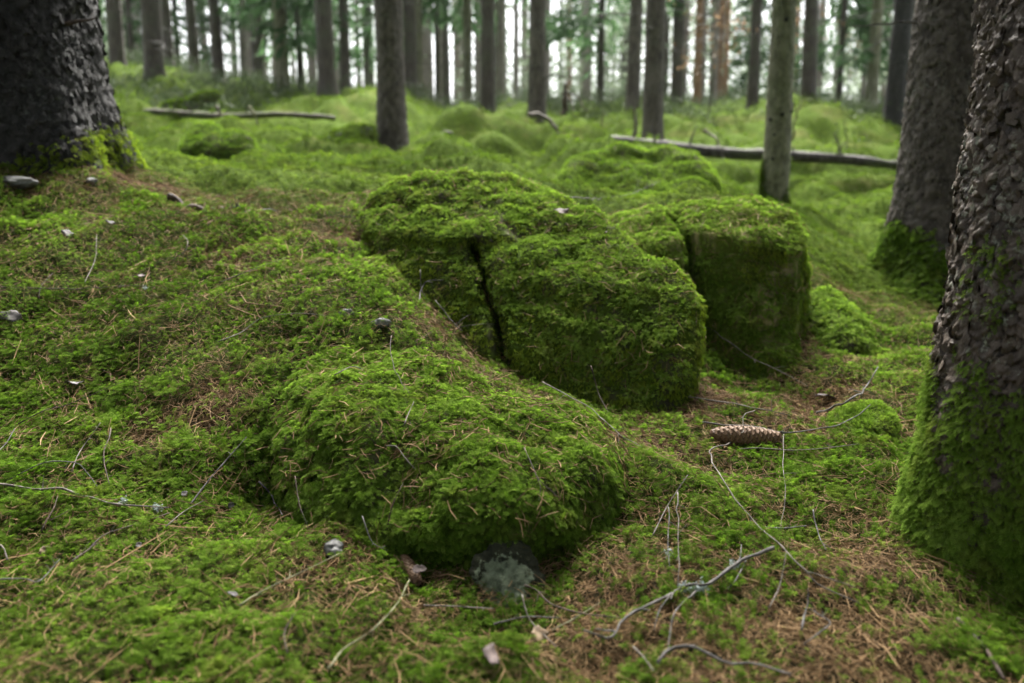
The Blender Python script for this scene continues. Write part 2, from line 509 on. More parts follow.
CAV = P(508, 560, 1.2)
BUMPS = [(P(486, 120, 8.9), .8, .26), (P(455, 128, 8.4), .35, .10), (P(540, 148, 6.2), .4, .12), (P(520, 150, 5.6), .35, .08), (P(590, 140, 7.6), .5, .10), (P(285, 150, 5.9), .45, .10), (P(255, 160, 4.6), .35, .06),
         (P(180, 175, 3.6), .3, .06), (P(340, 172, 4.2), .4, .05), (P(450, 160, 5.2), .35, .05), (P(860, 215, 5.2), .4, .07), (P(830, 262, 3.7), .25, .06), (P(880, 300, 3.0), .2, .04), (P(850, 160, 8.6), .7, .14), (P(720, 150, 8.9), .6, .12),
         (P(130, 105, 9.5), .8, .15), (P(340, 110, 10), .8, .15), (P(800, 140, 10.5), .8, .15)]


def relief(x, y):
    p = np.stack([x, y, np.zeros_like(x)], -1)
    far = sstep(2.6, 6.0, y)
    z = far * 0.09 * fbm(p, 0.9, 3, 3) + (1 - sstep(14, 30, y)) * far * 0.19 * (np.abs(fbm(p, 1.5, 2, 9)) - .33)
    z = z + far * .05 * fbm(p, 3.1, 2, 12)
    for c, r, h in BUMPS:
        z = z + h * gauss(x, y, c, r)
    return z


W = warp(ctrl_xyz[:, 0], ctrl_xyz[:, 1])
nC = len(W)
A = np.zeros((nC + 3, nC + 3))
d2 = ((W[:, None] - W[None]) ** 2).sum(-1)
A[:nC, :nC] = _k(d2) + np.eye(nC) * 0.0008
A[:nC, nC] = 1
A[:nC, nC + 1:] = W
A[nC:, :nC] = A[:nC, nC:].T
SOL = np.linalg.solve(A, np.concatenate([ctrl_xyz[:, 2] - relief(ctrl_xyz[:, 0], ctrl_xyz[:, 1]), np.zeros(3)]))


def base_z(x, y):
    q = warp(x, y)
    out = np.empty(len(q))
    for s in range(0, len(q), 40000):
        c = q[s:s + 40000]
        d = ((c[:, None] - W[None]) ** 2).sum(-1)
        out[s:s + 40000] = _k(d) @ SOL[:nC] + SOL[nC] + c @ SOL[nC + 1:]
    return out


def ground_z(x, y):
    x = np.atleast_1d(np.asarray(x, float))
    y = np.atleast_1d(np.asarray(y, float))
    p = np.stack([x, y, np.zeros_like(x)], -1)
    far = sstep(2.6, 6.0, y)
    z = base_z(x, y) + relief(x, y)
    z = z + (1 - far * 0.5) * (0.044 - 0.026 * gauss(x, y, P(490, 360, 1.98), .3)) * fbm(p, 3.6, 3, 5) + 0.011 * fbm(p, 14, 3, 6)
    return z - 0.035 * gauss(x, y, P(262, 485, 1.48), .06)


NX, NY = 760, 640
ux = np.linspace(-math.asinh(46 / 0.9), math.asinh(46 / 0.9), NX)
uy = np.linspace(math.asinh((-4 - 1.4) / 1.1), math.asinh((95 - 1.4) / 1.1), NY)
gx, gy = np.meshgrid(0.9 * np.sinh(ux), 1.4 + 1.1 * np.sinh(uy))
gx, gy = gx.ravel(), gy.ravel()
gz = ground_z(gx, gy)
GV = np.stack([gx, gy, gz], -1)
ii = (np.arange(NY - 1)[:, None] * NX + np.arange(NX - 1)[None]).ravel()
GF = np.stack([ii, ii + 1, ii + NX + 1, ii + NX], -1)


# litter mask (bare needle-strewn places) in world coordinates
def hitb(px, py, Y):
    return P(px, py, Y)[:2]


LIT = [(hitb(700, 640, 1.05), .22, .9), (hitb(800, 640, 1.06), .22, .9), (hitb(600, 640, 1.05), .13, .8), (hitb(520, 625, 1.08), .10, .7), (hitb(860, 560, 1.25), .16, .85), (hitb(760, 590, 1.16), .13, .6),
       (hitb(890, 520, 1.36), .10, .8), (hitb(880, 640, 1.05), .16, .7), (hitb(700, 390, 1.92), .14, 1.0), (hitb(760, 400, 1.95), .16, 1.0), (hitb(830, 395, 2.02), .14, .8), (hitb(660, 425, 1.72), .10, .9),
       (hitb(600, 425, 1.66), .07, .8), (hitb(530, 398, 1.72), .06, .7), (hitb(470, 365, 1.86), .07, .8), (hitb(425, 318, 2.0), .08, .8), (hitb(215, 420, 1.66), .08, .8), (hitb(240, 262, 2.3), .10, .6),
       (hitb(440, 600, 1.1), .09, .7), (hitb(340, 570, 1.19), .07, .8), (hitb(250, 212, 2.7), .14, .7), (hitb(340, 230, 2.5), .10, .6), (hitb(120, 180, 2.85), .18, .7), (hitb(830, 350, 2.4), .12, .5),
       (hitb(740, 445, 1.64), .08, .5), (hitb(160, 440, 1.6), .07, .5), (hitb(620, 560, 1.22), .07, .6)]


def litter(x, y):
    m = np.zeros_like(x)
    for c, r, a in LIT:
        m = np.maximum(m, a * gauss(x, y, c, r * 1.1))
    p = np.stack([x, y, 0 * x], -1)
    return np.clip(m * (.82 + .65 * fbm(p, 8, 3, 19)), 0, 1)


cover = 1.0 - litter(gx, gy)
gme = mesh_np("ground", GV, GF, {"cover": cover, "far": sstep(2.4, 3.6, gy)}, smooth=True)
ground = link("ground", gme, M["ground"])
tag(ground, "mossy forest floor rising to a crest between the trees", "forest floor", kind="structure")


def gz1(x, y):
    return float(ground_z([x], [y])[0])


# ------------------------------------------------------------------ fronds and scattering
def frond_template(nb, seed, arch=0.7, curl=0.3, wid=0.42, bw=0.075, lead=0.15, st=2):
    """pinnate moss shoot of unit length along +x, side +y, up +z -> verts, quads, tip"""
    r = np.random.default_rng(seed)
    v, f, u = [], [], []

    def stem(t):
        return np.array([t * (1 - 0.1 * arch), 0.06 * math.sin(3 * t + seed) * t, arch * (math.sin(t * 2.0) * 0.45) - curl * t ** 3 * 0.5])

    ts = np.linspace(0, 1, st + 1)
    for a, b in zip(ts[:-1], ts[1:]):
        p, q = stem(a), stem(b)
        wa, wb = 0.03 * (1 - a * .7), 0.03 * (1 - b * .7)
        o = len(v)
        v += [p + [0, -wa, 0], p + [0, wa, 0], q + [0, wb, 0], q + [0, -wb, 0]]
        u += [a, a, b, b]
        f.append([o, o + 1, o + 2, o + 3])
    for k in range(nb):
        t = lead + (0.97 - lead) * (k + 0.5) / nb
        ln = wid * math.sin(PI * (0.22 + 0.72 * t)) ** 0.8 * r.uniform(.75, 1.1)
        for s in (-1, 1):
            an = math.radians(r.uniform(42, 66))
            d = np.array([math.cos(an), s * math.sin(an), r.uniform(-.35, .12)])
            p = stem(t)
            w = bw * r.uniform(.8, 1.2)
            sd = np.array([math.sin(an), -s * math.cos(an), 0.25 * s]) * w * 0.5
            o = len(v)
            m = p + d * ln * 0.5
            v += [p, m + sd, p + d * ln + [0, 0, -.06 * ln], m - sd]
            u += [t * .75, t * .8 + .1, t * .7 + .3, t * .8 + .1]
            f.append([o, o + 1, o + 2, o + 3])
    return np.array(v), np.array(f), np.array(u)


T_FEATHER = [frond_template(11, s, arch=a, curl=c, wid=.34, bw=.042) for s, a, c in ((1, .7, .4), (2, .9, .7), (3, .5, .3), (4, 1.1, .9), (5, .8, .2))]
T_SMALL = [frond_template(7, s, arch=a, curl=c, wid=.30, bw=.062) for s, a, c in ((11, .5, .4), (12, .8, .7), (13, .3, .2))]
T_MID = [frond_template(6, s, arch=a, curl=c, wid=.38, bw=.09) for s, a, c in ((21, .7, .4), (22, 1.0, .7), (23, .5, .3))]
T_FAR = [frond_template(3, s, arch=a, curl=c, wid=.4, bw=.2, lead=.3, st=1) for s, a, c in ((31, .8, .4), (32, 1.1, .7))]


def place(acc, temps, p, t, n, size, tone):
    """add one frond per point: growth direction t, plane normal n"""
    t = unit(t)
    s = unit(np.cross(n, t))
    n = np.cross(t, s)
    which = R.integers(0, len(temps), len(p))
    for k, (tv, tf, tu) in enumerate(temps):
        m = which == k
        if not m.any():
            continue
        pp, tt, ss, nn, sz = p[m], t[m], s[m], n[m], size[m]
        v = pp[:, None] + sz[:, None, None] * (tv[None, :, 0:1] * tt[:, None] + tv[None, :, 1:2] * ss[:, None] + tv[None, :, 2:3] * nn[:, None])
        c = len(pp)
        f = (tf[None] + (np.arange(c) * len(tv))[:, None, None]).reshape(-1, 4)
        acc.add(v.reshape(-1, 3), f, np.repeat(tone[m], len(tv)), np.tile(tu, c))


def surface_samples(V, F, n, weight=None):
    """n random points on quads: position, normal"""
    a, b, c, d = V[F[:, 0]], V[F[:, 1]], V[F[:, 2]], V[F[:, -1]]
    cr = np.cross(c - a, d - b) * 0.5
    area = np.linalg.norm(cr, axis=1)
    w = area * (1 if weight is None else weight)
    idx = R.choice(len(F), n, p=w / w.sum())
    u, v = R.random(n)[:, None], R.random(n)[:, None]
    p = (a[idx] * (1 - u) + b[idx] * u) * (1 - v) + (d[idx] * (1 - u) + c[idx] * u) * v
    return p, unit(cr[idx]), idx


def grow_dirs(nrm, down, lift, rnd=1.0):
    """tangent directions: random + downslope pull, tilted off the surface by lift"""
    r = R.normal(size=nrm.shape) * rnd
    dn = np.array([0, 0, -1.0]) * np.reshape(down, (-1, 1))
    t = r + dn
    t = unit(t - (t * nrm).sum(1, keepdims=True) * nrm)
    return unit(t + nrm * (lift if np.ndim(lift) == 0 else lift[:, None]))


# ------------------------------------------------------------------ boulders
def make_rock(hulls, vox, amp, nscale, seed, smooth=6, sink=0.15):
    bm = bmesh.new()
    for pts in hulls:
        vs = []
        for q in pts:
            w = P(*q[:3])
            vs.append(bm.verts.new(w))
            if len(q) > 3:
                vs.append(bm.verts.new(w - np.array([0, -q[3] if q[3] < 0 else 0, sink])))
        res = bmesh.ops.convex_hull(bm, input=vs)
        bmesh.ops.delete(bm, geom=[g for g in res["geom_interior"] if isinstance(g, bmesh.types.BMVert)], context="VERTS")
    me = bpy.data.meshes.new("tmp")
    bm.to_mesh(me)
    bm.free()
    o = bpy.data.objects.new("tmp", me)
    COL.objects.link(o)
    m = o.modifiers.new("r", "REMESH")
    m.mode = "VOXEL"
    m.voxel_size = vox
    m = o.modifiers.new("s", "SMOOTH")
    m.factor = 0.5
    m.iterations = smooth
    dg = bpy.context.evaluated_depsgraph_get()
    ev = o.evaluated_get(dg)
    em = ev.to_mesh()
    n = len(em.vertices)
    V = np.empty(n * 3)
    em.vertices.foreach_get("co", V)
    V = V.reshape(-1, 3)
    N = np.empty(n * 3)
    em.vertices.foreach_get("normal", N)
    N = N.reshape(-1, 3)
    nl = len(em.loops)
    L = np.empty(nl, dtype=np.int32)
    em.loops.foreach_get("vertex_index", L)
    F = L.reshape(-1, 4)
    ev.to_mesh_clear()
    bpy.data.objects.remove(o)
    d = amp * fbm(V, nscale, 4, seed) + amp * 0.7 * np.abs(fbm(V, nscale * 0.45, 2, seed + 9)) + amp * .38 * fbm(V, nscale * 5, 3, seed + 4)
    V = V + N * d[:, None]
    return V, F


ROCKS = []


def rock_thing(name, label, cat, V, F, mat, group=None):
    root = np.array([V[:, 0].mean(), V[:, 1].mean(), V[:, 2].min()])
    o = link(name, mesh_np(name, V - root, F, smooth=True), mat)
    o.location = root
    tag(o, label, cat, group)
    ROCKS.append((V, F))
    return o, root


def moss_part(parent, root, V, F, n, temps, size, mat, down=0.8, lift=0.5, dens=None, off=0.0, name="moss_cover", tonef=None, clump=.009):
    p, nr, idx = surface_samples(V, F, n)
    gzv = ground_z(p[:, 0], p[:, 1])
    keep = p[:, 2] > gzv - 0.02
    if dens is not None:
        keep &= R.random(n) < dens(p, nr)
    cl = fbm(p, 24, 2, 94)
    keep &= R.random(n) > .6 * sstep(.05, -.45, cl)
    p = p + nr * (clump * np.clip(cl + .2, 0, 1))[:, None]
    p, nr = p[keep], nr[keep]
    steep = 1 - np.clip(nr[:, 2], 0, 1)
    t = grow_dirs(nr, down * (0.5 + 2.2 * steep), lift * R.uniform(.6, 1.6, len(p)) * (1 - .45 * steep))
    sz = size * R.uniform(.6, 1.25, len(p))
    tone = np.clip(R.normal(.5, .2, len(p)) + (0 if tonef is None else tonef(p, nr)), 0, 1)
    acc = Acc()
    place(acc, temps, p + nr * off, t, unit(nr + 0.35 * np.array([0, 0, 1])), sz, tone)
    o = link(name, acc.mesh(name, origin=root), mat, parent)
    o["kind"] = "stuff"
    return o


# main boulder: rounded hump with a ridge running down towards the cone
humpA = [(368, 216, 2.52), (402, 192, 2.6), (470, 178, 2.66), (530, 184, 2.66), (562, 200, 2.6),
         (374, 240, 2.38), (430, 248, 2.30), (476, 244, 2.27), (530, 262, 2.24),
         (388, 292, 2.26, 0), (440, 338, 2.11, 0), (486, 364, 2.02, 0), (420, 200, 2.95), (540, 205, 2.95), (400, 250, 2.9, 0), (560, 262, 2.9, 0)]
ridgeB = [(522, 188, 2.62), (564, 198, 2.52), (606, 226, 2.38), (648, 260, 2.24), (680, 288, 2.12), (698, 308, 2.04),
          (494, 254, 2.22), (545, 276, 2.15), (600, 300, 2.08), (650, 325, 2.0), (684, 334, 1.99),
          (500, 362, 2.03, 0), (560, 392, 1.96, 0), (620, 408, 1.90, 0), (652, 410, 1.88, 0), (682, 384, 1.90, 0), (560, 330, 2.6, 0), (690, 370, 2.2, 0)]
capA = [(352, 214, 2.55), (400, 185, 2.6), (470, 173, 2.62), (530, 180, 2.62), (560, 197, 2.55), (372, 232, 2.40), (430, 240, 2.3), (476, 236, 2.26), (520, 240, 2.26), (460, 215, 2.9), (540, 215, 2.9), (395, 250, 2.36), (470, 255, 2.28)]
faceE = [(425, 258, 2.33), (480, 258, 2.25), (545, 280, 2.15), (600, 302, 2.08), (388, 292, 2.27, 0), (440, 338, 2.11, 0), (500, 362, 2.02, 0), (560, 392, 1.96, 0), (480, 225, 2.6), (560, 240, 2.5), (480, 300, 2.7, 0)]
V, F = make_rock([humpA, ridgeB, capA, faceE], 0.011, 0.019, 7.0, 21, smooth=8)
# the crack through the front face
ca = np.array([P(474, 247, 2.26), P(486, 300, 2.12), P(503, 362, 2.0)])
tt = np.clip((V[:, 2] - ca[2, 2]) / (ca[0, 2] - ca[2, 2]), 0, 1)
cx = ca[2, 0] + (ca[0, 0] - ca[2, 0]) * tt
fr = np.exp(-((V[:, 0] - cx - 0.012 * fbm(V, 9, 2, 3)) / 0.013) ** 2) * (V[:, 1] < 2.5) * sstep(ca[0, 2] + .03, ca[0, 2] - .03, V[:, 2])
V[:, 1] += 0.17 * fr
boulder, rt = rock_thing("boulder", "largest boulder, moss-capped hump with a dark crack and a ridge sloping towards the cone", "boulder", V, F, M["rock"])


def in_crack(p, w=.021):
    t = np.clip((p[:, 2] - ca[2, 2]) / (ca[0, 2] - ca[2, 2]), 0, 1)
    c = ca[2, 0] + (ca[0, 0] - ca[2, 0]) * t + .012 * fbm(p, 9, 2, 3)
    return np.exp(-((p[:, 0] - c) / w) ** 2) * (p[:, 1] < 2.6) * sstep(ca[0, 2] + .03, ca[0, 2] - .03, p[:, 2])


def cap_dens(lo, hi, amt_face):
    def f(p, nr):
        up = nr[:, 2] + 0.45 * fbm(p, 7, 3, 44)
        return np.clip(sstep(lo, hi, up), amt_face, 1)
    return f


cap_ = cap_dens(.38, .72, 0.04)
moss_part(boulder, rt, V, F, 190000, T_FEATHER, .0165, M["moss"], .8, .55, lambda p, nr: cap_(p, nr) * (1 - .97 * in_crack(p)), tonef=lambda p, nr: .12 + .25 * nr[:, 2])  # tone rises on upward faces: light from above painted into the moss


def crack_free(p, nr):
    bare = sstep(.3, .65, fbm(p, 6, 3, 71))
    return np.clip(1 - in_crack(p) * 1.4 - bare * .9, 0, 1) * (nr[:, 2] < .7)


moss_part(boulder, rt, V, F, 150000, T_SMALL, .0125, M["moss_face"], 1.4, .9, crack_free, name="face_moss", tonef=lambda p, nr: .15)

# block-shaped boulder behind it, split by a gap into two lobes
blockC = [(694, 208, 2.75), (740, 202, 2.72), (782, 214, 2.62), (803, 244, 2.46), (692, 240, 2.50), (740, 244, 2.45), (798, 254, 2.45),
          (704, 345, 2.36, 0), (745, 368, 2.28, 0), (788, 386, 2.22, 0), (794, 330, 2.42, 0), (720, 234, 3.0), (790, 254, 2.9), (700, 300, 3.0, 0), (800, 300, 2.8, 0)]
capC = [(662, 211, 2.75), (700, 202, 2.75), (742, 198, 2.7), (784, 210, 2.62), (806, 240, 2.48), (804, 254, 2.4), (745, 240, 2.43), (690, 232, 2.48), (690, 248, 2.48), (745, 252, 2.43), (730, 224, 3.0), (790, 229, 2.85)]
lobeD = [(602, 224, 2.78), (640, 211, 2.72), (672, 214, 2.62), (684, 236, 2.46), (660, 248, 2.42), (614, 244, 2.5), (640, 300, 2.38, 0), (684, 305, 2.40, 0), (610, 270, 2.5, 0), (620, 240, 3.0, 0), (690, 230, 3.0, 0)]
V, F = make_rock([blockC, capC, lobeD], 0.0115, 0.017, 7.0, 31, smooth=6)
cb = np.array([P(686, 222, 2.42), P(697, 308, 2.36)])
tt = np.clip((V[:, 2] - cb[1, 2]) / (cb[0, 2] - cb[1, 2]), -.2, 1.1)
cxb = cb[1, 0] + (cb[0, 0] - cb[1, 0]) * tt
V[:, 1] += .10 * np.exp(-((V[:, 0] - cxb - .012 * fbm(V, 9, 2, 4)) / .018) ** 2) * (V[:, 1] < 2.62)
block, rt = rock_thing("boulder", "block-shaped boulder with tan streaked front and thick moss cap, behind the largest boulder", "boulder", V, F, M["rock_tan"])
moss_part(block, rt, V, F, 150000, T_FEATHER, .016, M["moss"], .9, .5, cap_dens(.05, .45, 0.05), tonef=lambda p, nr: .12 + .25 * nr[:, 2])  # upward-facing moss painted lighter here too, for a brighter lit top
moss_part(block, rt, V, F, 110000, T_SMALL, .014, M["moss_face"], 2.4, .7, lambda p, nr: np.clip(1.0 - .97 * sstep(.05, .28, fbm(p * [1, 1, .35], 9, 3, 77)), 0.0, 1) * (nr[:, 2] < .6), name="face_moss", tonef=lambda p, nr: .4)

# cushion-shaped rock further back
cush = [(554, 180, 4.0), (572, 158, 4.2), (618, 143, 4.4), (668, 146, 4.4), (706, 164, 4.2), (718, 186, 4.1), (590, 196, 3.85), (585, 205, 3.8, 0), (650, 206, 3.75), (648, 212, 3.7, 0), (708, 204, 3.9, 0), (566, 196, 4.6, 0), (700, 192, 4.8, 0)]
V, F = make_rock([cush], 0.03, 0.035, 3.0, 41, smooth=6)
rk, rt = rock_thing("boulder", "low cushion-shaped rock wrapped in smooth bright moss, farther back between the boulders", "boulder", V, F, M["rock"])
moss_part(rk, rt, V, F, 70000, T_SMALL, .020, M["moss"], .9, .7, clump=.004, tonef=lambda p, nr: .22)

for hull, lab, vx, nn, sd in [
    ([(176, 150, 5.0), (190, 134, 5.2), (215, 127, 5.3), (240, 132, 5.2), (258, 150, 5.0), (185, 158, 5.1, 0), (215, 160, 5.0, 0), (250, 158, 5.1, 0), (215, 150, 5.9, 0)],
     "small mossy hump in front of the thin fallen log", .03, 9000, 51),
    ([(800, 300, 2.75), (818, 290, 2.8), (842, 306, 2.7), (868, 335, 2.5), (874, 348, 2.45, 0), (850, 345, 2.4, 0), (806, 330, 2.55, 0), (800, 318, 2.7, 0), (850, 310, 3.0, 0)],
     "low sloping rock under moss beside the block-shaped boulder", .02, 7000, 52),
    ([(834, 417, 1.88), (850, 409, 1.92), (875, 409, 1.92), (893, 418, 1.88), (840, 430, 1.82, 0), (868, 434, 1.80, 0), (892, 428, 1.82, 0), (866, 420, 2.0, 0)],
     "small bright moss cushion near the mossy foot of the flaky trunk", .012, 9000, 53),
]:
    V, F = make_rock([hull], vx, .035 if sd == 51 else .016, 6.0, sd, smooth=5, sink=.06)
    rk, rt = rock_thing("mossy_rock", lab, "mossy rock", V, F, M["rock"])
    if sd == 53:
        moss_part(rk, rt, V, F, nn, T_SMALL, .014, M["moss"], .3, 1.2, tonef=lambda p, nr: .3)
    else:
        moss_part(rk, rt, V, F, nn, T_MID, .026 if sd == 51 else .026, M["moss"], .8, .5, tonef=lambda p, nr: .15)

# the mossy mound in front, undercut at its foot
mound = [(292, 380, 1.72), (350, 346, 1.80), (420, 360, 1.74), (500, 396, 1.63), (570, 427, 1.56), (618, 460, 1.50),
         (288, 438, 1.47), (330, 424, 1.41), (420, 444, 1.335), (500, 458, 1.32), (575, 480, 1.35), (612, 502, 1.38),
         (281, 482, 1.43), (312, 522, 1.31), (370, 540, 1.245), (430, 536, 1.21), (500, 530, 1.20), (556, 530, 1.235), (588, 534, 1.29),
         (300, 545, 1.33, 0), (380, 562, 1.285, 0), (440, 556, 1.285, 0), (520, 556, 1.29, 0), (590, 548, 1.30, 0), (340, 380, 1.95, 0), (560, 440, 1.72, 0)]
V, F = make_rock([mound], .010, .022, 6.5, 65, smooth=9, sink=.10)
mo, rt = rock_thing("mossy_mound", "bulging moss-covered mound with an undercut foot, lowest and nearest of the mossy shapes", "mossy mound", V, F, M["rock"])
MOUND_I = len(ROCKS) - 1
moss_part(mo, rt, V, F, 120000, T_FEATHER, .0168, M["moss"], .9, .6, lambda p, nr: np.clip(sstep(-.45, -.1, nr[:, 2]) * (1 - .35 * sstep(.1, .5, fbm(p, 9, 3, 15))), 0, 1), tonef=lambda p, nr: .22 * nr[:, 2])  # mound moss lightens towards the top: overhead light put into its tone

# old stump against the mid trunk
V, F = make_rock([[(322, 140, 6.6), (335, 131, 6.8), (352, 128, 6.8), (371, 128, 6.7), (374, 150, 6.5, 0), (358, 153, 6.4, 0), (325, 152, 6.5, 0), (345, 150, 7.2, 0), (372, 140, 7.2, 0)]], .03, .03, 5, 61, smooth=3, sink=.1)
st, rt = rock_thing("stump", "low rotten stump with moss top beside the brown mid-distance trunk", "stump", V, F, M["bark_mid"])
moss_part(st, rt, V, F, 9000, T_MID, .045, M["moss_far"], .7, .5, cap_dens(.15, .5, 0.0))

# lichen rock under the brow of the front mound
lr = [(470, 592, 1.16), (478, 560, 1.175), (500, 540, 1.20), (530, 545, 1.20), (545, 575, 1.18), (548, 598, 1.15), (478, 604, 1.14, 0), (510, 608, 1.13, 0), (540, 606, 1.14, 0), (510, 560, 1.32, 0)]
V, F = make_rock([lr], .0032, .008, 18, 63, smooth=5, sink=.05)
lc = P(504, 584, 1.15)
lmask = np.exp(-(((V[:, 0] - lc[0]) / .052) ** 2 + ((V[:, 2] - lc[2]) / .040) ** 2))
V = V + np.stack([fbm(V, 130, 2, q) for q in (1, 2, 3)], -1) * (.0008 * sstep(.3, .6, lmask))[:, None]
root = np.array([V[:, 0].mean(), V[:, 1].mean(), V[:, 2].min()])
o = link("lichen_rock", mesh_np("lichen_rock", V - root, F, {"tone": lmask}, smooth=True), M["lichen_rock"])
o.location = root
tag(o, "rock with a round pale green lichen patch in the hollow under the front mound", "rock")
ROCKS.append((V, F))

# ------------------------------------------------------------------ ground ray hits
allV, allF, off = [GV], [GF], len(GV)
near = (GV[GF[:, 0], 1] < 14) & (np.abs(GV[GF[:, 0], 0]) < 9)
allF = [GF[near]]
for V, F in ROCKS:
    allV.append(V)
    allF.append(F + off)
    off += len(V)
BV = BVHTree.FromPolygons([tuple(v) for v in np.concatenate(allV).tolist()], np.concatenate(allF).tolist())


def hit(px, py):
    d = Vector(raydir(px, py)).normalized()
    loc, nr, i, dist = BV.ray_cast(Vector(CAM), d)
    if loc is None:
        q = P(px, py, 6)
        return q, np.array([0, 0, 1.0])
    nr = np.array(nr)
    if nr[2] < -0.2:
        nr = -nr
    return np.array(loc), nr


# ------------------------------------------------------------------ moss carpet on the ground
def in_view(p, m=60):
    d = p - CAM
    f = d[:, 1] * CP - d[:, 2] * SP
    u = d[:, 1] * SP + d[:, 2] * CP
    px = 512 + FPX * d[:, 0] / np.maximum(f, .05)
    py = 341.5 - FPX * u / np.maximum(f, .05)
    return (f > .2) & (px > -m * 3) & (px < 1024 + m * 3) & (py < 683 + m * 2)


carpet = Acc()
fc = GV[GF].mean(1)
for y0, y1, xr, temps, size, dens, tshift in [
    (0.55, 1.75, 1.9, T_FEATHER, .0195, 37000, 0.0), (1.75, 2.75, 2.6, T_FEATHER, .021, 20000, 0.05)]:
    sel = (fc[:, 1] >= y0) & (fc[:, 1] < y1) & (np.abs(fc[:, 0]) < xr) & in_view(fc)
    fs = GF[sel]
    cr = np.cross(GV[fs[:, 2]] - GV[fs[:, 0]], GV[fs[:, 3]] - GV[fs[:, 1]]) * .5
    n = int(np.linalg.norm(cr, axis=1).sum() * dens)
    p, nr, _ = surface_samples(GV, fs, n)
    lit = litter(p[:, 0], p[:, 1])
    cl = fbm(p, 24, 2, 93)
    keep = R.random(n) > np.clip(lit * 1.25 + .25 * fbm(p, 9, 3, 91) + .55 * sstep(.05, -.45, cl), 0, .90)
    p = p + nr * (.012 * np.clip(cl + .2, 0, 1))[:, None]
    keep &= ~((gauss(p[:, 0], p[:, 1], [CAV[0], 1.27, 0], .10) > .35) & (R.random(len(p)) > .1))
    p, nr = p[keep], nr[keep]
    steep = 1 - np.clip(nr[:, 2], 0, 1)
    t = grow_dirs(nr, .35 + 2.5 * steep, R.uniform(.35, 1.1, len(p)) * (1 - .35 * steep))
    tone = np.clip(R.normal(.45, .17, len(p)) + tshift + .25 * fbm(p, 3, 2, 95), 0, 1)
    sz = size * R.uniform(.55, 1.3, len(p)) * (1 + .3 * fbm(p, 5, 2, 96))
    place(carpet, temps, p, t, unit(nr + [0, 0, .3]), sz, tone)
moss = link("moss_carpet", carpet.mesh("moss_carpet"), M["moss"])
tag(moss, "deep green feather moss carpeting the near forest floor", "moss", kind="stuff")

carpet = Acc()
for y0, y1, xr, temps, size, dens, tshift in [
    (2.75, 4.5, 4.2, T_MID, .032, 4600, 0.0), (4.5, 8.0, 7, T_FAR, .042, 1900, 0.05), (8, 18, 14, T_FAR, .07, 220, .1)]:
    sel = (fc[:, 1] >= y0) & (fc[:, 1] < y1) & (np.abs(fc[:, 0]) < xr) & in_view(fc)
    fs = GF[sel]
    cr = np.cross(GV[fs[:, 2]] - GV[fs[:, 0]], GV[fs[:, 3]] - GV[fs[:, 1]]) * .5
    n = int(np.linalg.norm(cr, axis=1).sum() * dens)
    p, nr, _ = surface_samples(GV, fs, n)
    keep = R.random(n) > np.clip(.7 * fbm(p, 2.0, 3, 92) + litter(p[:, 0], p[:, 1]), 0, .85)
    p, nr = p[keep], nr[keep]
    t = grow_dirs(nr, .3, .35)
    tone = np.clip(R.normal(.5, .2, len(p)) + tshift + .3 * fbm(p, 1.5, 2, 97), 0, 1)
    place(carpet, temps, p, t, unit(nr + [0, 0, .3]), size * R.uniform(.55, 1.3, len(p)), tone)
moss2 = link("moss_carpet", carpet.mesh("moss_carpet"), M["moss_far"])
tag(moss2, "light green moss over the hummocky ground beyond the boulders", "moss", kind="stuff")

# ------------------------------------------------------------------ needle litter
def bits(acc, p, nr, length, width, bend=.12):
    """thin bent three-sided needles / twiglets lying on the surface"""
    n = len(p)
    t = R.normal(size=(n, 3))
    t = unit(t - (t * nr).sum(1, keepdims=True) * nr * .8)
    s = unit(np.cross(nr, t))
    b = np.cross(t, s)
    bn = R.normal(size=(n, 1)) * bend
    tone = R.random(n) ** 1.3
    pts = []
    for u, wk in ((-.5, .55), (0, 1.0), (.5, .45)):
        c = p + t * (length * u)[:, None] + s * (bn * length[:, None]) * (1 - 4 * u * u)
        for q in range(3):
            an = q * 2 * PI / 3
            pts.append(c + (s * math.cos(an) + b * math.sin(an)) * (width * .5 * wk)[:, None])
    v = np.stack(pts, 1)
    tf = []
    for k in range(2):
        for q in range(3):
            tf.append([k * 3 + q, k * 3 + (q + 1) % 3, k * 3 + 3 + (q + 1) % 3, k * 3 + 3 + q])
    tf = np.array(tf)
    f = (tf[None] + (np.arange(n) * 9)[:, None, None]).reshape(-1, 4)
    acc.add(v.reshape(-1, 3), f, np.repeat(tone, 9), 0)


lit_acc = Acc()
for dens, lo, hi, wd, base, zoff in ((52000, .010, .022, .0011, .17, .016), (8000, .03, .06, .0013, .11, .018), (700, .06, .12, .0019, .16, .02)):
    sel = (fc[:, 1] > .55) & (fc[:, 1] < 3.1) & (np.abs(fc[:, 0]) < 2.4) & in_view(fc)
    fs = GF[sel]
    cr = np.cross(GV[fs[:, 2]] - GV[fs[:, 0]], GV[fs[:, 3]] - GV[fs[:, 1]]) * .5
    n = int(np.linalg.norm(cr, axis=1).sum() * dens)
    p, nr, _ = surface_samples(GV, fs, n)
    lm = litter(p[:, 0], p[:, 1])
    keep = R.random(n) < base + lm * .9 + .15 * np.clip(fbm(p, 6, 2, 99), 0, 1)
    p, nr, lm = p[keep], nr[keep], lm[keep]
    m = len(p)
    bits(lit_acc, p + nr * (zoff * (1 - .75 * lm) * R.uniform(.4, 1.3, m))[:, None], nr, R.uniform(lo, hi, m), wd * R.uniform(.7, 1.3, m))
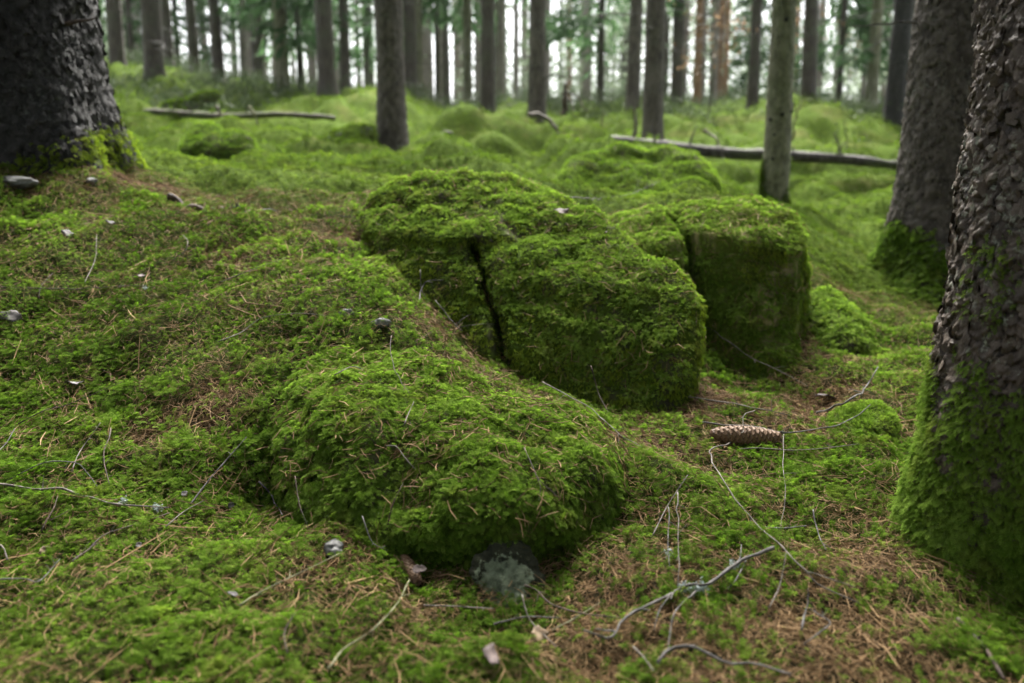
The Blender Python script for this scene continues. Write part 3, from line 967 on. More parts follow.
for V, F in ROCKS[:2] + [ROCKS[MOUND_I]]:
    p, nr, _ = surface_samples(V, F, 10000)
    keep = (nr[:, 2] > .3) & (R.random(len(p)) < .45 + .5 * fbm(p, 8, 2, 12))
    p, nr = p[keep], nr[keep]
    m = len(p)
    bits(lit_acc, p + nr * R.uniform(.008, .022, (m, 1)), nr, R.uniform(.012, .045, m), .0016 * R.uniform(.7, 1.3, m))
nl = link("needle_litter", lit_acc.mesh("needle_litter"), M["litter"])
tag(nl, "brown fallen needles and tiny twiglets strewn over the moss", "needle litter", kind="stuff")


# ------------------------------------------------------------------ trunks
def vor2(a, b, na, seed):
    """periodic-in-a Voronoi: F1, F2, id, offset in b from the cell's point"""
    ia, ib = np.floor(a).astype(int), np.floor(b).astype(int)
    f1 = np.full(a.shape, 9.0)
    f2 = np.full(a.shape, 9.0)
    cid = np.zeros(a.shape)
    db = np.zeros(a.shape)
    z0 = np.zeros_like(ia)
    for i in (-1, 0, 1):
        for j in (-1, 0, 1):
            ca_, cb_ = (ia + i) % na, ib + j
            qa = ia + i + .1 + .8 * _h(ca_, cb_, z0, seed)
            qb = ib + j + .1 + .8 * _h(ca_, cb_, z0 + 1, seed)
            d = np.hypot(a - qa, b - qb)
            better = d < f1
            f2 = np.where(better, f1, np.minimum(f2, d))
            cid = np.where(better, _h(ca_, cb_, z0 + 2, seed), cid)
            db = np.where(better, b - qb, db)
            f1 = np.where(better, d, f1)
    return f1, f2, cid, db


def trunk_mesh(r0, height, flare, flare_h, sides, dz, top=None, roots=4, seed=0, bark=.004, cell=(.03, .035), lean=(0, 0), sink=.25, vis=2.5):
    """trunk standing at the origin: dense bark relief up to vis, coarse rings above"""
    zs = list(np.arange(-sink, vis, dz)) + list(np.linspace(vis, height, 14))
    zs = np.array(zs)
    th = np.linspace(0, 2 * PI, sides, endpoint=False)
    T, Z = np.meshgrid(th, zs)
    top = r0 * .35 if top is None else top
    rad = r0 + (top - r0) * np.clip(Z / height, 0, 1)
    r = np.random.default_rng(seed)
    ph = r.uniform(0, 6.28, 3)
    lobes = .5 + .5 * np.cos(roots * T + ph[0] + .8 * np.sin(T + ph[1]))
    rad = rad + flare * np.exp(-np.maximum(Z, -.1) / flare_h) * (.45 + .75 * lobes)
    pn = np.stack([np.cos(T).ravel() * rad.ravel(), np.sin(T).ravel() * rad.ravel(), Z.ravel()], -1)
    rad = rad + (r0 * .06 * fbm(pn, 3.2, 2, seed)).reshape(rad.shape)
    na = max(6, int(round(2 * PI * r0 / cell[0])))
    wob = (.6 * fbm(pn, 22, 3, seed + 3)).reshape(T.shape)
    f1, f2, cid, db = vor2((T / (2 * PI) * na + wob) % na, Z / cell[1] + 40 + wob * .7 + .37 * np.floor(T / (2 * PI) * na + wob), na, seed)
    crack = sstep(0.0, .16, f2 - f1)
    g1, g2, gid, gdb = vor2((T / (2 * PI) * na * 3 + wob * 2) % (na * 3), Z / cell[1] * 2.4 + 90 + wob, na * 3, seed + 1)
    plate = .3 * crack + .75 * cid - .95 * np.clip(db, -.7, .7) + .42 * (gid - .5) - .35 * np.clip(gdb, -.6, .6)
    fine = fbm(pn, 90, 3, seed + 5).reshape(T.shape)
    rad = rad + bark * (plate - .5) + bark * .3 * fine
    x = np.cos(T) * rad + lean[0] * np.maximum(Z, 0)
    y = np.sin(T) * rad + lean[1] * np.maximum(Z, 0)
    V = np.stack([x, y, Z], -1).reshape(-1, 3)
    i = np.arange(len(zs) - 1)[:, None] * sides
    j = np.arange(sides)[None]
    F = np.stack([i + j, i + (j + 1) % sides, i + sides + (j + 1) % sides, i + sides + j], -1).reshape(-1, 4)
    return V, F, crack.ravel(), cid.ravel()


def crown_mesh(name, z0, z1, rad, nb, nl, size, seed, droop=.35, taper=1.0, limb=.012, form=.8):
    """limbs with drooping sprays of needle-twigs"""
    r = np.random.default_rng(seed)
    acc = Acc()
    for k in range(nb):
        u = (k + r.uniform()) / nb
        z = z0 + (z1 - z0) * u ** form
        L = rad * (1 - u * taper * .92) * r.uniform(.55, 1.1)
        an = r.uniform(0, 2 * PI)
        d = np.array([math.cos(an), math.sin(an), 0])
        t = np.linspace(0, 1, 6)
        pts = np.stack([d[0] * L * t, d[1] * L * t, z + L * (.12 * t - droop * t ** 2 + .10 * t ** 4)], -1)
        v, f = tube(pts, limb * (1 - .8 * t) * (0.5 + L / rad), 4)
        acc.add(v, f, .1, 0)
        m = max(6, int(nl * L / rad))
        tt = r.uniform(.12, 1.02, m) ** .8
        c = np.stack([np.interp(tt, t, pts[:, q]) for q in range(3)], -1)
        side = np.array([-d[1], d[0], 0])
        s = r.choice([-1, 1], m)[:, None]
        off = side * s * (r.uniform(0, .42, m) * (1.05 - .75 * tt) * L)[:, None]
        c = c + off + d * (np.abs(off).sum(1) * .35)[:, None]
        c[:, 2] -= np.abs(r.normal(0, .10, m)) * L + .12 * np.linalg.norm(off, axis=1)
        g = unit(d * r.uniform(.1, .9, (m, 1)) + side * s * r.uniform(.1, .9, (m, 1)) + np.array([0, 0, -1]) * r.uniform(.1, .9, (m, 1)) + r.normal(size=(m, 3)) * .2)
        w = unit(np.cross(g, r.normal(size=(m, 3))))
        sz = size * r.uniform(.5, 1.35, m)[:, None]
        wd = sz * .10
        q = np.stack([c, c + g * sz * .5 + w * wd, c + g * sz, c + g * sz * .55 - w * wd], 1).reshape(-1, 3)
        acc.add(q, np.arange(4 * m).reshape(-1, 4), np.repeat(np.clip(r.normal(.5, .22, m), 0, 1), 4), 1)
    return acc.mesh(name)


def with_flakes(vd, n, zmax, wr, hr, lift, seed, above=None):
    """thin curling bark scales, loose at their lower edge, joined to the trunk's mesh"""
    V, F, crack, cid = vd
    r = np.random.default_rng(seed)
    Fs = F[(V[:, 2] < zmax)[F].all(1) & (V[:, 2] > -.05)[F].all(1)]
    p, nr, _ = surface_samples(V, Fs, n)
    keep = fbm(p * [1, 1, .6], 9, 2, seed) > -.35
    if above is not None:
        keep &= above(p)
    p, nr = p[keep], nr[keep]
    n = len(p)
    nr = unit(nr * [1, 1, .25])
    up = np.array([0, 0, 1.0]) + r.normal(size=(n, 3)) * .18
    sx = unit(np.cross(up, nr))
    uz = np.cross(nr, sx)
    w = r.uniform(*wr, n)
    h = r.uniform(*hr, n)
    big = r.random(n) ** 2
    lf = lift * (.25 + big)
    ring = []
    for q in range(8):
        an = q * PI / 4 + r.normal(0, .18, n)
        rad = r.uniform(.7, 1.2, n)
        ring.append(p + sx * (w * rad * np.cos(an))[:, None] + uz * (h * rad * np.sin(an))[:, None] + nr * (.0012 + lf * .5 * (1 - np.sin(an) * rad) - .18 * w * np.cos(an) ** 2)[:, None])
    c = p + nr * (.0018 + lf * .62)[:, None]
    vv = np.stack(ring + [c], 1)
    tf = np.array([[8, 0, 1, 2], [8, 2, 3, 4], [8, 4, 5, 6], [8, 6, 7, 0]])
    f = (tf[None] + (np.arange(n) * 9)[:, None, None]).reshape(-1, 4) + len(V)
    return (np.concatenate([V, vv.reshape(-1, 3)]), np.concatenate([F, f]), np.concatenate([crack, np.ones(9 * n)]), np.concatenate([cid, np.repeat(r.random(n), 9)]))


CROWNS = [crown_mesh("crown", 8.5, 17.5, 1.7, 40, 15, .50, 100 + q, droop=.45) for q in range(3)]
LOWCROWN = [crown_mesh("low_crown", z0, 12.5, rr, 70, 90, .30, 120 + q, droop=dr, form=1.25) for q, (z0, rr, dr) in enumerate(((1.5, 1.9, .5), (2.4, 1.6, .6), (1.0, 1.4, .45)))]
NEARCROWN = crown_mesh("near_crown", 3.9, 16, 2.3, 90, 95, .45, 160, droop=.4)  # low dense crown, out of view, shaped to shade the foreground corners
DENSE = [crown_mesh("dense_crown", z0, 13, rr, 70, 60, .55, 140 + q, droop=.5, form=1.1) for q, (z0, rr) in enumerate(((1.2, 2.2), (2.0, 1.9)))]
for m_ in CROWNS + LOWCROWN + DENSE + [NEARCROWN]:
    m_.materials.append(M["needles"])


def tree(name, px, py, Y, r0, label, vdata, mat, crown, cscale=1.0, group=None, cat="tree", rotz=0.0):
    b = P(px, py, Y)
    loc = (b[0], Y, gz1(b[0], Y))
    t = empty(name, loc, label, cat, group)
    V, F, crack, cid = vdata
    link("trunk", mesh_np("trunk", V, F, {"crack": crack, "tone": cid}, smooth=True), mat, t)
    if crown is not None:
        c = link("crown", crown, None, t)
        c.rotation_euler = (0, 0, rotz)
        c.scale = (cscale, cscale, 1)
    return t


def dead_branch(t, z, an, L, r, bend=-.15, r0=.1, sub=2, mat=None, seed=0):
    rr = np.random.default_rng(seed)
    d = np.array([math.cos(an), math.sin(an), 0])
    u = np.linspace(0, 1, 8)
    pts = d * (r0 * .8 + L * u)[:, None] + np.array([0, 0, 1]) * (z + bend * L * u ** 1.6)[:, None] + rr.normal(size=(8, 3)) * L * .012
    v, f = tube(pts, r * (1 - .8 * u), 6)
    acc = Acc()
    acc.add(v, f, .4, 1)
    for k in range(sub):
        i = rr.integers(2, 7)
        dd = unit(d * .7 + np.array([-d[1], d[0], 0]) * rr.choice([-1, 1]) * .8 + [0, 0, rr.uniform(-.5, .2)])
        q = pts[i] + dd * (L * rr.uniform(.15, .35) * np.linspace(0, 1, 4))[:, None]
        v, f = tube(q, r * .4 * np.linspace(1, .3, 4), 4)
        acc.add(v, f, .4, 1)
    link("branch", acc.mesh("branch"), mat or M["twig_grey"], t)


# --- flaky trunk close by on the right side
FT = P(1042, 600, 1.32)
V, F, crack, cid = trunk_mesh(.195, 15, .090, .19, 560, .0032, roots=4, seed=3, bark=.0085, cell=(.024, .034), vis=1.75, lean=(.012, 0))
loc = (FT[0], 1.32, gz1(FT[0], 1.32))
ft = empty("spruce_tree", loc, "flaky-barked trunk with thick moss sleeve at its foot, closest tree of all", "tree")
fk_ = with_flakes((V, F, crack, cid), 6500, 1.6, (.003, .011), (.004, .014), .0026, 4, lambda p: p[:, 2] > .13 + .27 * np.clip(-np.cos(np.arctan2(p[:, 1], p[:, 0])), 0, 1) ** 1.3 + .05 * np.clip(-np.sin(np.arctan2(p[:, 1], p[:, 0])), 0, 1))
tr_ = link("trunk", mesh_np("trunk", fk_[0], fk_[1], {"crack": fk_[2], "tone": fk_[3]}, smooth=True), M["bark_near"], ft)
c = link("crown", NEARCROWN, None, ft)
c.rotation_euler = (0, 0, 2.2)
# moss sleeve
th = np.arctan2(V[:, 1], V[:, 0])
nearv = V[:, 2] < 1.2
Fs = F[nearv[F].all(1)]
p, nr, _ = surface_samples(V, Fs, 230000)
tha = np.arctan2(p[:, 1], p[:, 0])
sd = np.cos(tha - PI)          # 1 towards the boulders
fr_ = np.cos(tha + PI / 2)     # 1 towards the viewer
hmax = .19 + .27 * np.clip(sd, 0, 1) ** 1.3 + .05 * np.clip(fr_, 0, 1) + .11 * fbm(p * [1, 1, .45], 13, 3, 5)
pm = np.clip((hmax - p[:, 2]) / .10, 0, 1) ** .7
patch = np.exp(-(((tha - (-2.86)) / .15) ** 2 + ((p[:, 2] - .56 - .03 * fbm(p, 20, 2, 6)) / .05) ** 2)) * sstep(-.3, .3, fbm(p, 22, 2, 8) + .15)
patch = np.maximum(patch, .8 * np.exp(-(((tha + 2.3) / .06) ** 2 + ((p[:, 2] - .35) / .02) ** 2)))
hole = sstep(.6, .85, fbm(p * [1, 1, .4], 11, 3, 7))
hole = np.maximum(hole, np.exp(-(((tha + 2.55) / .10) ** 2 + ((p[:, 2] - .25) / .035) ** 2)))
keep = R.random(len(p)) < np.maximum(pm * (1 - .9 * hole), patch)
keep &= (tha < .4) | (tha > 2.2)
p, nr = p[keep], nr[keep]
t = grow_dirs(nr, 2.0, .5, .8)
acc = Acc()
hang = 1 - sstep(.12, .32, p[:, 2])
place(acc, T_SMALL, p, t, unit(nr + [0, 0, .2]), R.uniform(.010, .019, len(p)) * (1 + .5 * hang), np.clip(R.normal(.62, .17, len(p)) + .3 * fbm(p, 8, 2, 10), 0, 1))
mc = link("moss_cover", acc.mesh("moss_cover"), M["moss"], ft)
mc["kind"] = "stuff"

# --- second tree on the same side
px, py, Y, w = NEAR["second"]
t2v = trunk_mesh(.143, 15, .10, .16, 150, .011, roots=4, seed=8, bark=.0085, cell=(.028, .036), vis=1.9, lean=(.012, 0))
t2 = tree("spruce_tree", px, py, Y, .155, "brown scaly trunk with mossy root flare, between the flaky trunk and the dark far trunks", with_flakes(t2v, 7000, 1.9, (.004, .012), (.005, .014), .0025, 5), M["bark_mid"], NEARCROWN, rotz=1)
V, F = t2v[0], t2v[1]
Fs = F[(V[:, 2] < .6)[F].all(1)]
p, nr, _ = surface_samples(V, Fs, 26000)
tha = np.arctan2(p[:, 1], p[:, 0])
hm = .06 + .19 * np.clip(np.cos(tha - PI * 1.05), 0, 1) ** 1.2 + .05 * fbm(p, 8, 2, 3)
keep = R.random(len(p)) < np.clip((hm - p[:, 2]) / .05, 0, 1)
p, nr = p[keep], nr[keep]
acc = Acc()
place(acc, T_MID, p, grow_dirs(nr, 1.5, .5, .8), unit(nr + [0, 0, .2]), R.uniform(.022, .042, len(p)), np.clip(R.normal(.6, .2, len(p)), 0, 1))
mc = link("moss_cover", acc.mesh("moss_cover"), M["moss"], t2)
mc["kind"] = "stuff"
dead_branch(t2, 1.02, PI * .98, .28, .006, -.05, .15, 1, seed=5)

# --- knotted smooth trunk
px, py, Y, w = NEAR["knot"]
kv = trunk_mesh(.083, 14, .022, .10, 96, .016, roots=3, seed=12, bark=.0045, cell=(.022, .03), vis=2.7)
kt = tree("spruce_tree", px, py, Y, .093, "tall smooth grey-green trunk dotted with knots, mossy at its foot, beyond the block-shaped boulder", kv, M["bark_green"], CROWNS[2], rotz=2)
for q in range(34):
    an, z = R.uniform(0, 2 * PI), R.uniform(.25, 2.6)
    rr_ = .083 * (1 - z / 14 * .65)
    acc = Acc()
    d = np.array([math.cos(an), math.sin(an), .25])
    b0 = np.array([math.cos(an) * rr_ * .9, math.sin(an) * rr_ * .9, z])
    v, f = tube(b0 + d * np.linspace(0, .026, 3)[:, None], np.array([.017, .011, .006]) * R.uniform(.7, 1.1), 8)
    acc.add(v, f, .0, 0)
    link("knot", acc.mesh("knot", True), M["bark_dark"], kt)
V, F = kv[0], kv[1]
Fs = F[(V[:, 2] < .5)[F].all(1)]
p, nr, _ = surface_samples(V, Fs, 22000)
keep = R.random(len(p)) < np.clip((.22 + .24 * fbm(p * [1, 1, .5], 11, 3, 4) + .08 * np.cos(np.arctan2(p[:, 1], p[:, 0]) - PI * .9) - p[:, 2]) / .20, 0, 1)
p, nr = p[keep], nr[keep]
acc = Acc()
place(acc, T_MID, p, grow_dirs(nr, 1.5, .5, .8), unit(nr + [0, 0, .2]), R.uniform(.018, .035, len(p)), np.clip(R.normal(.5, .2, len(p)), 0, 1))
mc = link("moss_cover", acc.mesh("moss_cover"), M["moss_far"], kt)
mc["kind"] = "stuff"

# --- brown trunk at mid distance
px, py, Y, w = NEAR["mid"]
mv = trunk_mesh(.122, 15, .04, .14, 110, .018, roots=5, seed=15, bark=.007, cell=(.026, .036), vis=2.7, lean=(-.008, 0))
mt = tree("spruce_tree", px, py, Y, .122, "brown mid-distance trunk standing alone beside the low stump", mv, M["bark_mid"], CROWNS[0], rotz=3)
dead_branch(mt, 1.25, .3, .22, .006, -.1, .11, 1, seed=9)
dead_branch(mt, .78, .1, .2, .005, -.1, .11, 0, seed=10)

# --- huge dark trunk
Yb = 2.95
BT = P(14, 165, Yb)
bvv = trunk_mesh(.295, 18, .10, .30, 300, .0105, roots=5, seed=22, bark=.011, cell=(.028, .040), vis=1.7)
bt = empty("spruce_tree", (BT[0], Yb, gz1(BT[0], Yb) - .02), "huge dark scaly trunk flaring at its base, at the view's edge on the bank", "tree")
bk_ = with_flakes(bvv, 24000, 1.6, (.007, .016), (.007, .016), .005, 6)
link("trunk", mesh_np("trunk", bk_[0], bk_[1], {"crack": bk_[2], "tone": bk_[3]}, smooth=True), M["bark_dark"], bt)
link("crown", NEARCROWN, None, bt)
V, F = bvv[0], bvv[1]
Fs = F[(V[:, 2] < .7)[F].all(1)]
p, nr, _ = surface_samples(V, Fs, 30000)
tha = np.arctan2(p[:, 1], p[:, 0])
hm = .0 + .14 * np.clip(np.cos(tha - .15), 0, 1) ** 4 + .04 * fbm(p, 6, 3, 3)
keep = R.random(len(p)) < np.clip((hm - p[:, 2]) / .07, 0, 1) * .7
p, nr = p[keep], nr[keep]
acc = Acc()
place(acc, T_MID, p, grow_dirs(nr, 1.5, .5, .8), unit(nr + [0, 0, .2]), R.uniform(.018, .036, len(p)), np.clip(R.normal(.35, .2, len(p)), 0, 1))
mc = link("moss_cover", acc.mesh("moss_cover"), M["moss_face"], bt)
mc["kind"] = "stuff"
for z, an, L in ((.42, -.35, .16), (.85, -.5, .14)):
    dead_branch(bt, z, an, L, .009, .05, .36 if z < .6 else .31, 0, seed=int(z * 100), mat=M["twig_brown"])

# --- far trunks with a label each
LOWER = {6: 0, 12: 1, 25: 2, 7: 2}
for q, (mat, px, py, Y, wpx, ln, lab) in enumerate(TREES):
    r0 = wpx * .5 * Y / FPX / CP * .97
    tv = trunk_mesh(r0, 15, r0 * .3, .2, 28, .12, seed=200 + q, bark=r0 * .05, cell=(.04, .06), vis=6, lean=(-ln * -.02 if ln > 0 else ln * .022, 0), roots=3 + q % 3)
    cr = LOWCROWN[LOWER[q]] if q in LOWER else CROWNS[q % 3]
    kind = "pine_tree" if mat in ("bark_pine",) else "spruce_tree"
    t = tree(kind, px, py, Y, r0, lab, tv, M[mat], cr, .8 if q in LOWER else 1, rotz=q * 1.3)
    if mat != "bark_pine":
        for z in R.uniform(.4, 5.0, 8):
            dead_branch(t, z, R.uniform(0, 6.28), R.uniform(.3, 1.1), .010, R.uniform(-.35, .05), r0, 3, seed=1000 + q * 10 + int(z * 10))

# --- young spruces whose sprays hang into the view
YOUNG = [(600, 112, 15.5, 0, 1.0, "soft blurred young spruce between the knotty trunk and the leaning brown one"),
         (438, 108, 18.5, 1, 1.1, "young spruce with hanging sprays between the two mid trunks"),
         (132, 62, 19.0, 0, 1.1, "dense green young spruce behind the dark trunks by the huge trunk"),
         (178, 66, 21.0, 2, 1.3, "green young spruce behind the close pair of dark trunks"),
         (262, 90, 22.0, 1, 1.1, "young spruce behind the pale grey slim trunk"),
         (368, 97, 21.0, 0, 1.0, "young spruce glimpsed beside the brown mid-distance trunk"),
         (838, 108, 17.0, 1, .8, "dark young spruce between the curved trunk and the grey-green one"),
         (905, 112, 19.0, 0, 1.0, "young spruce behind the dark thick trunk and the brown scaly one"),
         (770, 112, 24.0, 2, 1.2, "pale young spruce behind the knotted smooth trunk"),
         (40, 60, 21.0, 1, 1.2, "young spruce hidden behind the huge dark trunk")]
for q, (px, py, Y, cm, cs, lab) in enumerate(YOUNG):
    tv = trunk_mesh(.07, 12.3, .02, .2, 16, .2, seed=300 + q, bark=.003, vis=3, top=.01)
    tree("young_spruce", px, py, Y, .07, lab, tv, M["bark_far"], LOWCROWN[cm], cs, rotz=q * 2.1, group="young spruces on the crest")

# --- unseen spruces added behind and beside the viewer to shade the foreground
BACK_SHADE = [(-3.4, -5.4, 0), (-6.0, -3.5, 1), (6.4, -4.2, 0), (0.6, -9.5, 0), (-6.5, 1.5, 1), (6.0, 1.2, 0), (-2.9, 1.9, 2), (2.7, 2.2, 2), (-2.1, 0.2, 2), (2.4, 0.0, 2), (0.2, -5.6, 1), (3.2, -6.0, 1)]
for q, (x, y, cm) in enumerate(BACK_SHADE):
    tv = trunk_mesh(.11, 13, .04, .2, 20, .2, seed=500 + q, bark=.004, vis=3, top=.02)
    t = empty("spruce_tree", (x, y, gz1(x, y)), "unseen spruce added behind and beside the viewer to shade the foreground", "tree", "unseen shading spruces around the viewer")
    link("trunk", mesh_np("trunk", tv[0], tv[1], {"crack": tv[2], "tone": tv[3]}, smooth=True), M["bark_far"], t)
    c = link("crown", NEARCROWN if cm == 2 else DENSE[cm], None, t)
    c.rotation_euler = (0, 0, q * 1.7)

# --- saplings with withered brown leaves
def sapling(px, py, Y, h, rad, n, lab, seed):
    r = np.random.default_rng(seed)
    b = P(px, py, Y)
    t = empty("oak_sapling", (b[0], Y, gz1(b[0], Y)), lab, "sapling")
    u = np.linspace(0, 1, 10)
    pts = np.stack([.06 * np.sin(u * 5), .05 * np.cos(u * 4), h * u], -1)
    v, f = tube(pts, .018 * (1 - .8 * u), 6)
    a = Acc()
    a.add(v, f, .2, 0)
    tips = []
    for k in range(12):
        z = h * r.uniform(.4, .98)
        an = r.uniform(0, 6.28)
        d = np.array([math.cos(an), math.sin(an), r.uniform(.0, .4)])
        q = np.array([0, 0, z]) + d * (rad * r.uniform(.5, 1) * np.linspace(0, 1, 5))[:, None]
        v, f = tube(q, .007 * np.linspace(1, .3, 5), 4)
        a.add(v, f, .2, 0)
        tips.append(q)
    link("trunk", a.mesh("trunk"), M["twig_grey"], t)
    a = Acc()
    tips = np.array(tips)
    c = tips[r.integers(0, 12, n), r.integers(1, 5, n)] + r.normal(size=(n, 3)) * .09
    g = unit(r.normal(size=(n, 3)) + [0, 0, -.6])
    w = unit(np.cross(g, r.normal(size=(n, 3))))
    s = r.uniform(.05, .10, (n, 1))
    v = np.stack([c, c + g * s * .5 + w * s * .3, c + g * s, c + g * s * .5 - w * s * .3], 1).reshape(-1, 3)
    a.add(v, np.arange(4 * n).reshape(-1, 4), np.repeat(r.random(n), 4), 1)
    link("crown", a.mesh("crown"), M["brown_leaves"], t)


sapling(708, 112, 13.0, 1.75, .75, 110, "slender sapling with withered brown leaves in front of the reddish pines", 1)
sapling(794, 108, 15.0, 1.9, .6, 80, "slender sapling with withered brown leaves behind the knotted smooth trunk", 2)
sapling(845, 106, 17.0, 1.7, .6, 60, "slender sapling with a few brown leaves under the dark young spruce", 3)

# --- far trees beyond the crest: thin trunks, one shared look
fv = []
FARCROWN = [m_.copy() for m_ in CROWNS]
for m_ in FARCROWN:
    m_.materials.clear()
    m_.materials.append(M["needles_far"])
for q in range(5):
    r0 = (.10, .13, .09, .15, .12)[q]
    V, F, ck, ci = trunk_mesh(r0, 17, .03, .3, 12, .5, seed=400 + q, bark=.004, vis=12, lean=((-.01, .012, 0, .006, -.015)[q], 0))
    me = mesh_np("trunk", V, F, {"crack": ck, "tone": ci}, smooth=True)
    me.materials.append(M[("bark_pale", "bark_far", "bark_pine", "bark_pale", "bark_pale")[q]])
    fv.append(me)
LOOK = ["pale thin trunk among the hazy trees beyond the crest", "dark thin trunk among the hazy trees beyond the crest", "reddish thin pine trunk among the hazy trees beyond the crest"]
for q in range(215):
    Y = R.uniform(24, 52)
    x = R.uniform(-.78, .78) * Y
    k = int(R.integers(0, 5))
    if k == 2 and x < 0:
        k = 0
    t = empty("far_tree", (x, Y, gz1(x, Y)), LOOK[(0, 1, 2, 0, 0)[k]], "tree", ("pale", "dark", "reddish", "pale", "pale")[k] + " thin trees beyond the crest")
    o = link("trunk", fv[k], None, t)
    o.rotation_euler = (0, 0, R.uniform(0, 6.28))
    o = link("crown", FARCROWN[q % 3], None, t)
    o.rotation_euler = (0, 0, R.uniform(0, 6.28))

# --- the far wood as one mass
a = Acc()
r = np.random.default_rng(55)
n = 11000
Yc = r.uniform(26, 62, n)
Xc = r.uniform(-.85, .85, n) * Yc
Zc = ground_z(Xc, Yc) + r.uniform(.02, 1, n) ** 1.15 * 11.5
C = np.stack([Xc, Yc, Zc], -1)
dn = fbm(C * [1, .4, .7], .22, 3, 14)
C = C[dn > .08 - .35 * (C[:, 2] < 6.6)]
m = 26
c = np.repeat(C, m, 0)
c = c + r.normal(size=c.shape) * [.75, .75, .38]
g = unit(r.normal(size=c.shape) * [1, 1, .5] + [0, 0, -.35])
w = unit(np.cross(g, r.normal(size=c.shape)))
s = r.uniform(.2, .5, (len(c), 1))
v = np.stack([c, c + g * s * .5 + w * s * .11, c + g * s, c + g * s * .5 - w * s * .11], 1).reshape(-1, 3)
a.add(v, np.arange(len(v)).reshape(-1, 4), np.repeat(np.clip(r.normal(.5, .25, len(c)), 0, 1), 4), 1)
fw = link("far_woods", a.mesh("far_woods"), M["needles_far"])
tag(fw, "pale green mass of far conifer foliage beyond the crest", "woods", kind="stuff")

# --- heath and bilberry shrubs along the crest
a = Acc()
n = 5200
Yc = r.uniform(9.0, 22, n)
Xc = r.uniform(-.72, .72, n) * Yc
pc = np.stack([Xc, Yc, np.zeros(n)], -1)
kp = fbm(pc, .5, 3, 31) + .28 * (Yc - 11.5) / 4 > .05
Xc, Yc = Xc[kp], Yc[kp]
Zc = ground_z(Xc, Yc)
m = 34
hgt = r.uniform(.10, .30, len(Xc))
c = np.repeat(np.stack([Xc, Yc, Zc], -1), m, 0)
hh = np.repeat(hgt, m)
u = r.random(len(c)) ** .8
c = c + np.stack([r.normal(0, .16, len(c)), r.normal(0, .16, len(c)), u * hh], -1)
g = unit(r.normal(size=c.shape) * [1, 1, .5] + [0, 0, .9])
w = unit(np.cross(g, r.normal(size=c.shape)))
s = r.uniform(.03, .08, (len(c), 1))
v = np.stack([c, c + g * s * .5 + w * s * .14, c + g * s, c + g * s * .5 - w * s * .14], 1).reshape(-1, 3)
a.add(v, np.arange(len(v)).reshape(-1, 4), np.repeat(np.clip(r.normal(.5, .25, len(c)), 0, 1), 4), 1)
ug = link("undergrowth", a.mesh("undergrowth"), M["shrub"])
tag(ug, "grey-green heath and bilberry shrubs along the crest", "undergrowth", kind="stuff")

# ------------------------------------------------------------------ logs and sticks in the distance
def log(name, a, b, r0, label, cat, mat, stubs=0, seed=0, moss=0.0, rise=0.0):
    rr = np.random.default_rng(seed)
    a, b = np.asarray(a), np.asarray(b)
    u = np.linspace(0, 1, 40)
    pts = a + (b - a) * u[:, None] + np.array([0, 0, 1]) * (rise * np.sin(u * PI))[:, None] + np.stack([np.zeros(40), .02 * np.sin(u * 7), .012 * np.sin(u * 9 + 1)], -1)
    pts[:, 2] += max(0.0, np.percentile(ground_z(pts[:, 0], pts[:, 1]) - pts[:, 2], 88) + .3 * r0)
    root = pts[0].copy()
    v, f = tube(pts, r0 * (1 - .35 * u) * (1 + .06 * rr.normal(size=40)), 14)
    v = v + fbm(v, 12, 3, seed)[:, None] * r0 * .12
    o = link(name, mesh_np(name, v - root, f, smooth=True), mat)
    o.location = root
    tag(o, label, cat)
    for k in range(stubs):
        i = rr.integers(4, 36)
        d = unit(np.array([rr.normal() * .5, -.4 + rr.normal() * .4, 1.0]))
        q = pts[i] - root + d * (np.linspace(0, rr.uniform(.08, .28), 5))[:, None]
        vv, ff = tube(q, r0 * .22 * np.linspace(1, .35, 5), 6)
        link("branch_stub", mesh_np("branch_stub", vv, ff, smooth=True), M["twig_grey"], o)
    if moss:
        p, nr, _ = surface_samples(v, f[:len(f) - 14], int(moss))
        kk = nr[:, 2] > rr.uniform(-.1, .6, len(p))
        p, nr = p[kk], nr[kk]
        ac = Acc()
        place(ac, T_FAR, p - root, grow_dirs(nr, .6, .5), unit(nr + [0, 0, .3]), np.full(len(p), .05), np.clip(R.normal(.5, .2, len(p)), 0, 1))
        mm = link("moss_cover", ac.mesh("moss_cover"), M["moss_far"], o)
        mm["kind"] = "stuff"
    return o


def G(px, py, Y, dz):
    q = P(px, py, Y)
    return np.array([q[0], Y, gz1(q[0], Y) + dz])


log("fallen_log", P(598, 151, 8.0), P(912, 177, 7.1), .062, "dark fallen log lying behind the knotted smooth trunk", "log", M["wood_dark"], 7, 3)
log("fallen_log", P(146, 127, 8.0), P(335, 131, 7.9), .036, "pale thin fallen log across the slope above the small mossy hump", "log", M["wood"], 3, 4)
log("fallen_log", P(168, 112, 9.0), P(216, 96, 9.4), .075, "short mossy log tilted up against the slope", "log", M["wood"], 0, 5, moss=3500)
log("broken_branch", G(100, 143, 5.6, .03), G(150, 146, 5.4, .03), .02, "short grey broken branch lying beside the huge dark trunk's base", "branch", M["wood"], 0, 6)
log("broken_branch", G(169, 219, 2.72, .02), G(207, 219, 2.70, .02), .014, "short brown broken branch end half sunk in moss under the huge trunk", "branch", M["twig_brown"], 0, 8)
log("broken_branch", G(428, 137, 7.6, .03), G(452, 141, 7.5, .03), .028, "short pale piece of dead branch on the hummock's near side", "branch", M["wood"], 0, 7)


